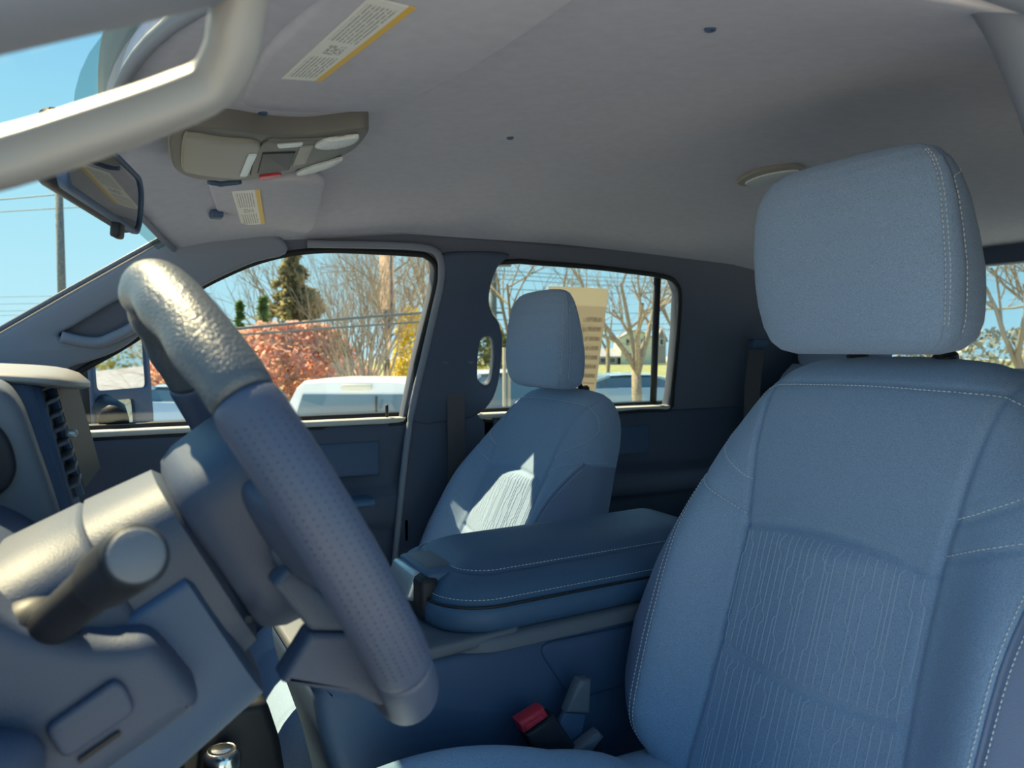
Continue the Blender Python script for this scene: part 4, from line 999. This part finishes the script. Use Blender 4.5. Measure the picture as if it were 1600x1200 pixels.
# white pickup seen from behind
def pick(px, D, label, yaw, m=WHT, sc_=1.0, roofz=1.50):
    c = gpt(px, D); a = PSI+yaw; f_ = np.array([math.sin(a), math.cos(a), 0]); r_ = np.array([math.cos(a), -math.sin(a), 0])
    t = thing('pickup_truck', label, 'truck', tuple(c)); P = lambda s, d, z: c+r_*s*sc_+f_*d*sc_+np.array([0, 0, z*sc_])
    def ring(d, hw_, z0, z1, tp): return [P(-hw_, d, z0), P(-hw_*1.0, d, z0+(z1-z0)*.3), P(-hw_*tp-.03, d, z1-.10), P(-hw_*tp+.06, d, z1-.02), P(-hw_*tp*.5, d, z1), P(hw_*tp*.5, d, z1), P(hw_*tp-.06, d, z1-.02), P(hw_*tp+.03, d, z1-.10), P(hw_, d, z0+(z1-z0)*.3), P(hw_, d, z0)]
    mk('cab', *loft([ring(0, .82, .95, roofz, .80), ring(.12, .84, .95, roofz+.03, .80), ring(1.3, .84, .95, roofz+.02, .80), ring(1.9, .84, .95, 1.05, .95)]), m, t, sharp=35)
    mk('bed', *rbox(P(0, -1.0, .75), (1.75*sc_, 2.0*sc_, .55*sc_), .05, 3, [r_, f_, (0, 0, 1)]), m, t, sharp=50)
    mk('hood', *rbox(P(0, 2.3, .80), (1.70*sc_, 1.2*sc_, .5*sc_), .08, 3, [r_, f_, (0, 0, 1)]), m, t, sharp=50)
    gl = [P(-.70, -.02, 1.03), P(.70, -.02, 1.03), P(.60, -.01, roofz-.14), P(-.60, -.01, roofz-.14)]
    g_ = mk('rear_window', *loft([[p-f_*.006 for p in gl], [p+f_*.02 for p in gl]]), CARG, t, smooth=False)
    mk('window_divider', *rbox(P(.22, -.035, (1.03+roofz-.14)/2), (.02, .02, (roofz-.17-1.03)*sc_), .003, 1, [r_, f_, (0, 0, 1)]), TYRE, g_)
    mk('brake_light', *rbox(P(0, -.02, roofz-.055), (.34*sc_, .04, .065*sc_), .015, 2, [r_, f_, (0, 0, 1)]), mat('brake_lens', (.70, .66, .55), .3, .5), t)
    for s in (-1, 1):
        for d in (-1.2, 2.2):
            mk('wheel', *tube([P(s*.70, d, .36), P(s*.86, d, .36)], .36*sc_, 24), TYRE, t, sharp=40)
    return t
pick(557, 8.4, 'white pickup parked outside the front passenger window', .0, WHT, 1.0, 1.47)
# sedan nose beside the mirror
def sedan(px, D, label, yaw, m, side_=1, ztop=1.38, group=None):
    c = gpt(px, D); a = PSI+yaw; f_ = np.array([math.sin(a), math.cos(a), 0]); r_ = np.array([math.cos(a), -math.sin(a), 0])
    t = thing('parked_car', label, 'car', tuple(c), group); P = lambda s, d, z: c+r_*s+f_*d+np.array([0, 0, z])
    L = [(-2.2, .45, .62), (-2.1, .78, .78), (-1.2, .90, .80), (-.9, .92, .80), (.9, .92, .82), (1.9, .86, .80), (2.2, .6, .62)]
    def ring(d, z1, hw_): return [P(-hw_, d, .25), P(-hw_, d, z1*.75), P(-hw_*.93, d, z1-.03), P(-hw_*.6, d, z1), P(hw_*.6, d, z1), P(hw_*.93, d, z1-.03), P(hw_, d, z1*.75), P(hw_, d, .25)]
    mk('body', *loft([ring(*q) for q in L]), m, t, sharp=40)
    def rc(d, z1, hw_): return [P(-hw_*1.1, d, .88), P(-hw_, d, z1-.06), P(-hw_*.8, d, z1), P(hw_*.8, d, z1), P(hw_, d, z1-.06), P(hw_*1.1, d, .88)]
    mk('glasshouse', *loft([rc(-1.55, .93, .66), rc(-.7, ztop-.02, .58), rc(.35, ztop, .58), rc(1.35, .95, .68)]), CARG, t, sharp=30)
    mk('roof', *loft([rc2 for rc2 in [[P(-.56, d, z), P(-.45, d, z+.03), P(.45, d, z+.03), P(.56, d, z), P(.5, d, z-.02), P(-.5, d, z-.02)] for d, z in ((-.75, ztop-.02), (-.3, ztop+.005), (.4, ztop-.0))]]), m, t, sharp=30)
    for s in (-1, 1):
        mk('window_pillar', *tube([P(s*.67, 1.30, .97), P(s*.56, .38, ztop-.01)], .035, 6), m, t)
        mk('window_pillar', *tube([P(s*.67, -1.5, .95), P(s*.56, -.72, ztop-.03)], .045, 6), m, t)
        for d in (-1.35, 1.35): mk('wheel', *tube([P(s*.74, d, .33), P(s*.92, d, .33)], .33, 22), TYRE, t, sharp=40)
    return t
sedan(300, 14, 'silver blue sedan parked beside the door mirror', -1.4, BLUEP, ztop=1.16)
t = sedan(795, 13, 'white car parked beyond the seat belt pillar', 1.2, WHT, ztop=1.45)
t = sedan(985, 19, 'pale car in front of the houses', 1.4, BLUEP, ztop=1.2)
# posts, poles, wires
sp0 = gpt(791, 12); t = thing('sign_post', 'pair of tan posts behind the passenger head restraint', 'post', tuple(sp0))
for dx, tp in ((-3, 543), (4, 549)):
    b0 = gpt(791+dx, 12); t0 = B(791+dx, tp, 12); mk('post', *rbox(((b0[0]+t0[0])/2, (b0[1]+t0[1])/2, (b0[2]+t0[2])/2), (.045, .045, t0[2]-b0[2]), .004), TAN, t)
def pole(px, D, toppx, r, label, arms=()):
    b = gpt(px, D); tz = CAM[2]+(545-toppx)*D/F; t = thing('utility_pole', label, 'pole', tuple(b))
    mk('shaft', *tube([b, (b[0], b[1], tz)], [r*1.25, r], 10), WOOD, t)
    for z, l in arms: mk('crossarm', *rbox((b[0], b[1]-.0, tz-z), (l, .1, .12), .01, 1, [rt, fw*[1, 1, 0], (0, 0, 1)]), WOOD, t)
    return t
pole(99, 24, 298, .11, 'utility pole seen through the windshield')
pole(771, 38, 408, .16, 'utility pole with crossarm beyond the grab handle', ((.25, 1.8), (2.6, 1.2)))
def wire(P, label, r=.012, group='overhead power lines'):
    P = [np.array(p) for p in P]; tag(mk('power_line', *tube(catmull(P, 5), r, 5), WIRE), label, 'power line', group)
wire([B(-260, 332, 24), B(-100, 320, 24), B(0, 312, 24), B(100, 303, 24)], 'upper wire running left from the windshield pole', .02)
wire([B(-260, 346, 24), B(0, 331, 24), B(100, 325, 24), B(240, 318, 24.5), B(420, 322, 26)], 'lower wire crossing the windshield pole', .016)
for y in (463, 474, 485, 492): wire([B(-200, y+5, 40), B(60, y, 40), B(330, y-4, 40)], {463: 'topmost of the thin distant wires low in the windshield', 474: 'second of the thin distant wires low in the windshield', 485: 'third of the thin distant wires low in the windshield', 492: 'lowest of the thin distant wires in the windshield'}[y], .014)
wire([B(250, 521, 11), B(365, 514, 11), B(540, 498, 11.5), B(700, 486, 12)], 'pale cable crossing the conifer, upper of two', .022)
wire([B(250, 532, 11), B(365, 524, 11), B(540, 511, 11.5), B(700, 500, 12)], 'dark cable crossing the conifer, lower of two', .016)
for k, (y0, y1) in enumerate(((424, 437), (430, 443), (437, 450), (452, 458), (482, 490), (500, 506), (514, 513))):
    wire([B(700, y0-3, 38), B(800, y0, 38), B(950, (y0+y1)/2+3, 50), B(1100, y1, 50)], ['highest wire across the rear passenger window', 'second highest wire across the rear passenger window', 'third wire from the top across the rear passenger window', 'middle wire across the rear passenger window', 'third lowest wire across the rear passenger window', 'second lowest wire across the rear passenger window', 'lowest wire across the rear passenger window'][k], .018)
# paper sheet stuck inside the rear passenger glass
PAP = labelmat('sheet_print', 0)
for nd in PAP.node_tree.nodes:
    if nd.type == 'MIX' and not nd.inputs[6].is_linked: nd.inputs[6].default_value = (.55, .50, .43, 1); nd.inputs[7].default_value = (.34, .30, .25, 1)
    if nd.type == 'MIX' and nd.inputs[6].is_linked: nd.inputs[7].default_value = (.62, .58, .50, 1)
leafy(PAP, .6)
G = lambda x, y: U(x, y, PN, PD+.004)
sh = quadlabel('window_sticker', [G(930, 612), G(862, 608), G(857, 447), G(951, 451)], None, PAP, .0006, tuple(-PNU))
tag(sh, 'printed paper sheet on the rear passenger glass', 'paper')
# ---- passenger door mirror
em = thing('door_mirror', 'large passenger door mirror with two mirror glasses', 'mirror', (.04, 1.46, .72))
mu = np.array([.6257, .78, 0]); mn = np.array([.78, -.6257, .07]); mn /= np.linalg.norm(mn); mu -= mn*(mu@mn); mu /= np.linalg.norm(mu); mz = np.cross(mn, mu); mz = mz if mz[2] > 0 else -mz; m0 = np.array([.040, 1.45, .845])
def MM(a, b, h): return m0+mu*a+mz*b+mn*h
ho = rpoly([(-.105, -.125), (.098, -.125), (.104, .125), (-.10, .13)], .03)
mk('housing', *plate(ho, [], MM, -.06, -.002, .02), PLD, em, sharp=60)
g1 = rpoly([(-.088, -.02), (.085, -.02), (.088, .115), (-.085, .118)], .015); g2 = rpoly([(-.088, -.112), (.03, -.112), (.03, -.045), (-.088, -.045)], .012)
mk('bezel', *plate(ho, [g1, g2], MM, -.006, .006, .003), PLA, em, sharp=50)
mk('main_glass', *plate(g1, [], MM, -.003, .001), MIRR, em, sharp=30)
mk('spotter_glass', *plate(g2, [], MM, -.003, .001), MIRR, em, sharp=30)
mk('arm', *tube([MM(-.05, -.05, -.03), (.02, 1.33, .78), (.02, 1.26, .765)], [.03, .028, .03], 10), PLD, em)
# what the mirror shows: a low building and trees behind the truck
rd = lambda a: None
def refl(x, y, dist):
    p = U(x, y, mn, mn@m0); d = (p-CAM)/np.linalg.norm(p-CAM); r_ = d-2*(d@mn)*mn; return p+r_*dist/np.hypot(r_[0], r_[1]), r_
c, r_ = refl(188, 600, 30); r_ = np.array([r_[0], r_[1], 0]); r_ /= np.linalg.norm(r_); c[2] = GZ; ra = np.array([-r_[1], r_[0], 0]); c = c-ra*2.2
ez = refl(188, 612, 27)[0][2]-GZ; rz = refl(188, 582, 30)[0][2]-GZ
house(c, (ra[0], ra[1]), 8, 6, max(1.8, ez), max(2.6, rz), TRIMW, ROOF, 'low white building reflected in the door mirror', [(-2.4, 1.0, 1.0, 1.0), (0, 1.0, 1.0, 1.0), (2.4, 1.0, 1.0, 1.0)], False)
for k, (dd, sx_) in enumerate(((44, -6.5), (46, 0), (45, 6.5))):
    q = c+r_*(dd-30)+ra*sx_; t = thing('olive_tree', ['yellow green tree at one end behind the white building', 'yellow green tree in the middle behind the white building', 'yellow green tree at the other end behind the white building'][k], 'tree', (q[0], q[1], GZ), 'trees behind the white building'); rs = np.random.default_rng(60+k)
    mk('trunk', *tube([(q[0], q[1], GZ), (q[0], q[1], 3)], [.25, .15], 8), BARK, t)
    o = mk('foliage', *cards(2600, lambda r: (np.array([q[0], q[1], 4.0])+np.clip(r.normal(0, 1, 3), -2, 2)*[1.5, 1.5, 1.7], None), .32, rs), OLIV, t, smooth=False); o['kind'] = 'stuff'
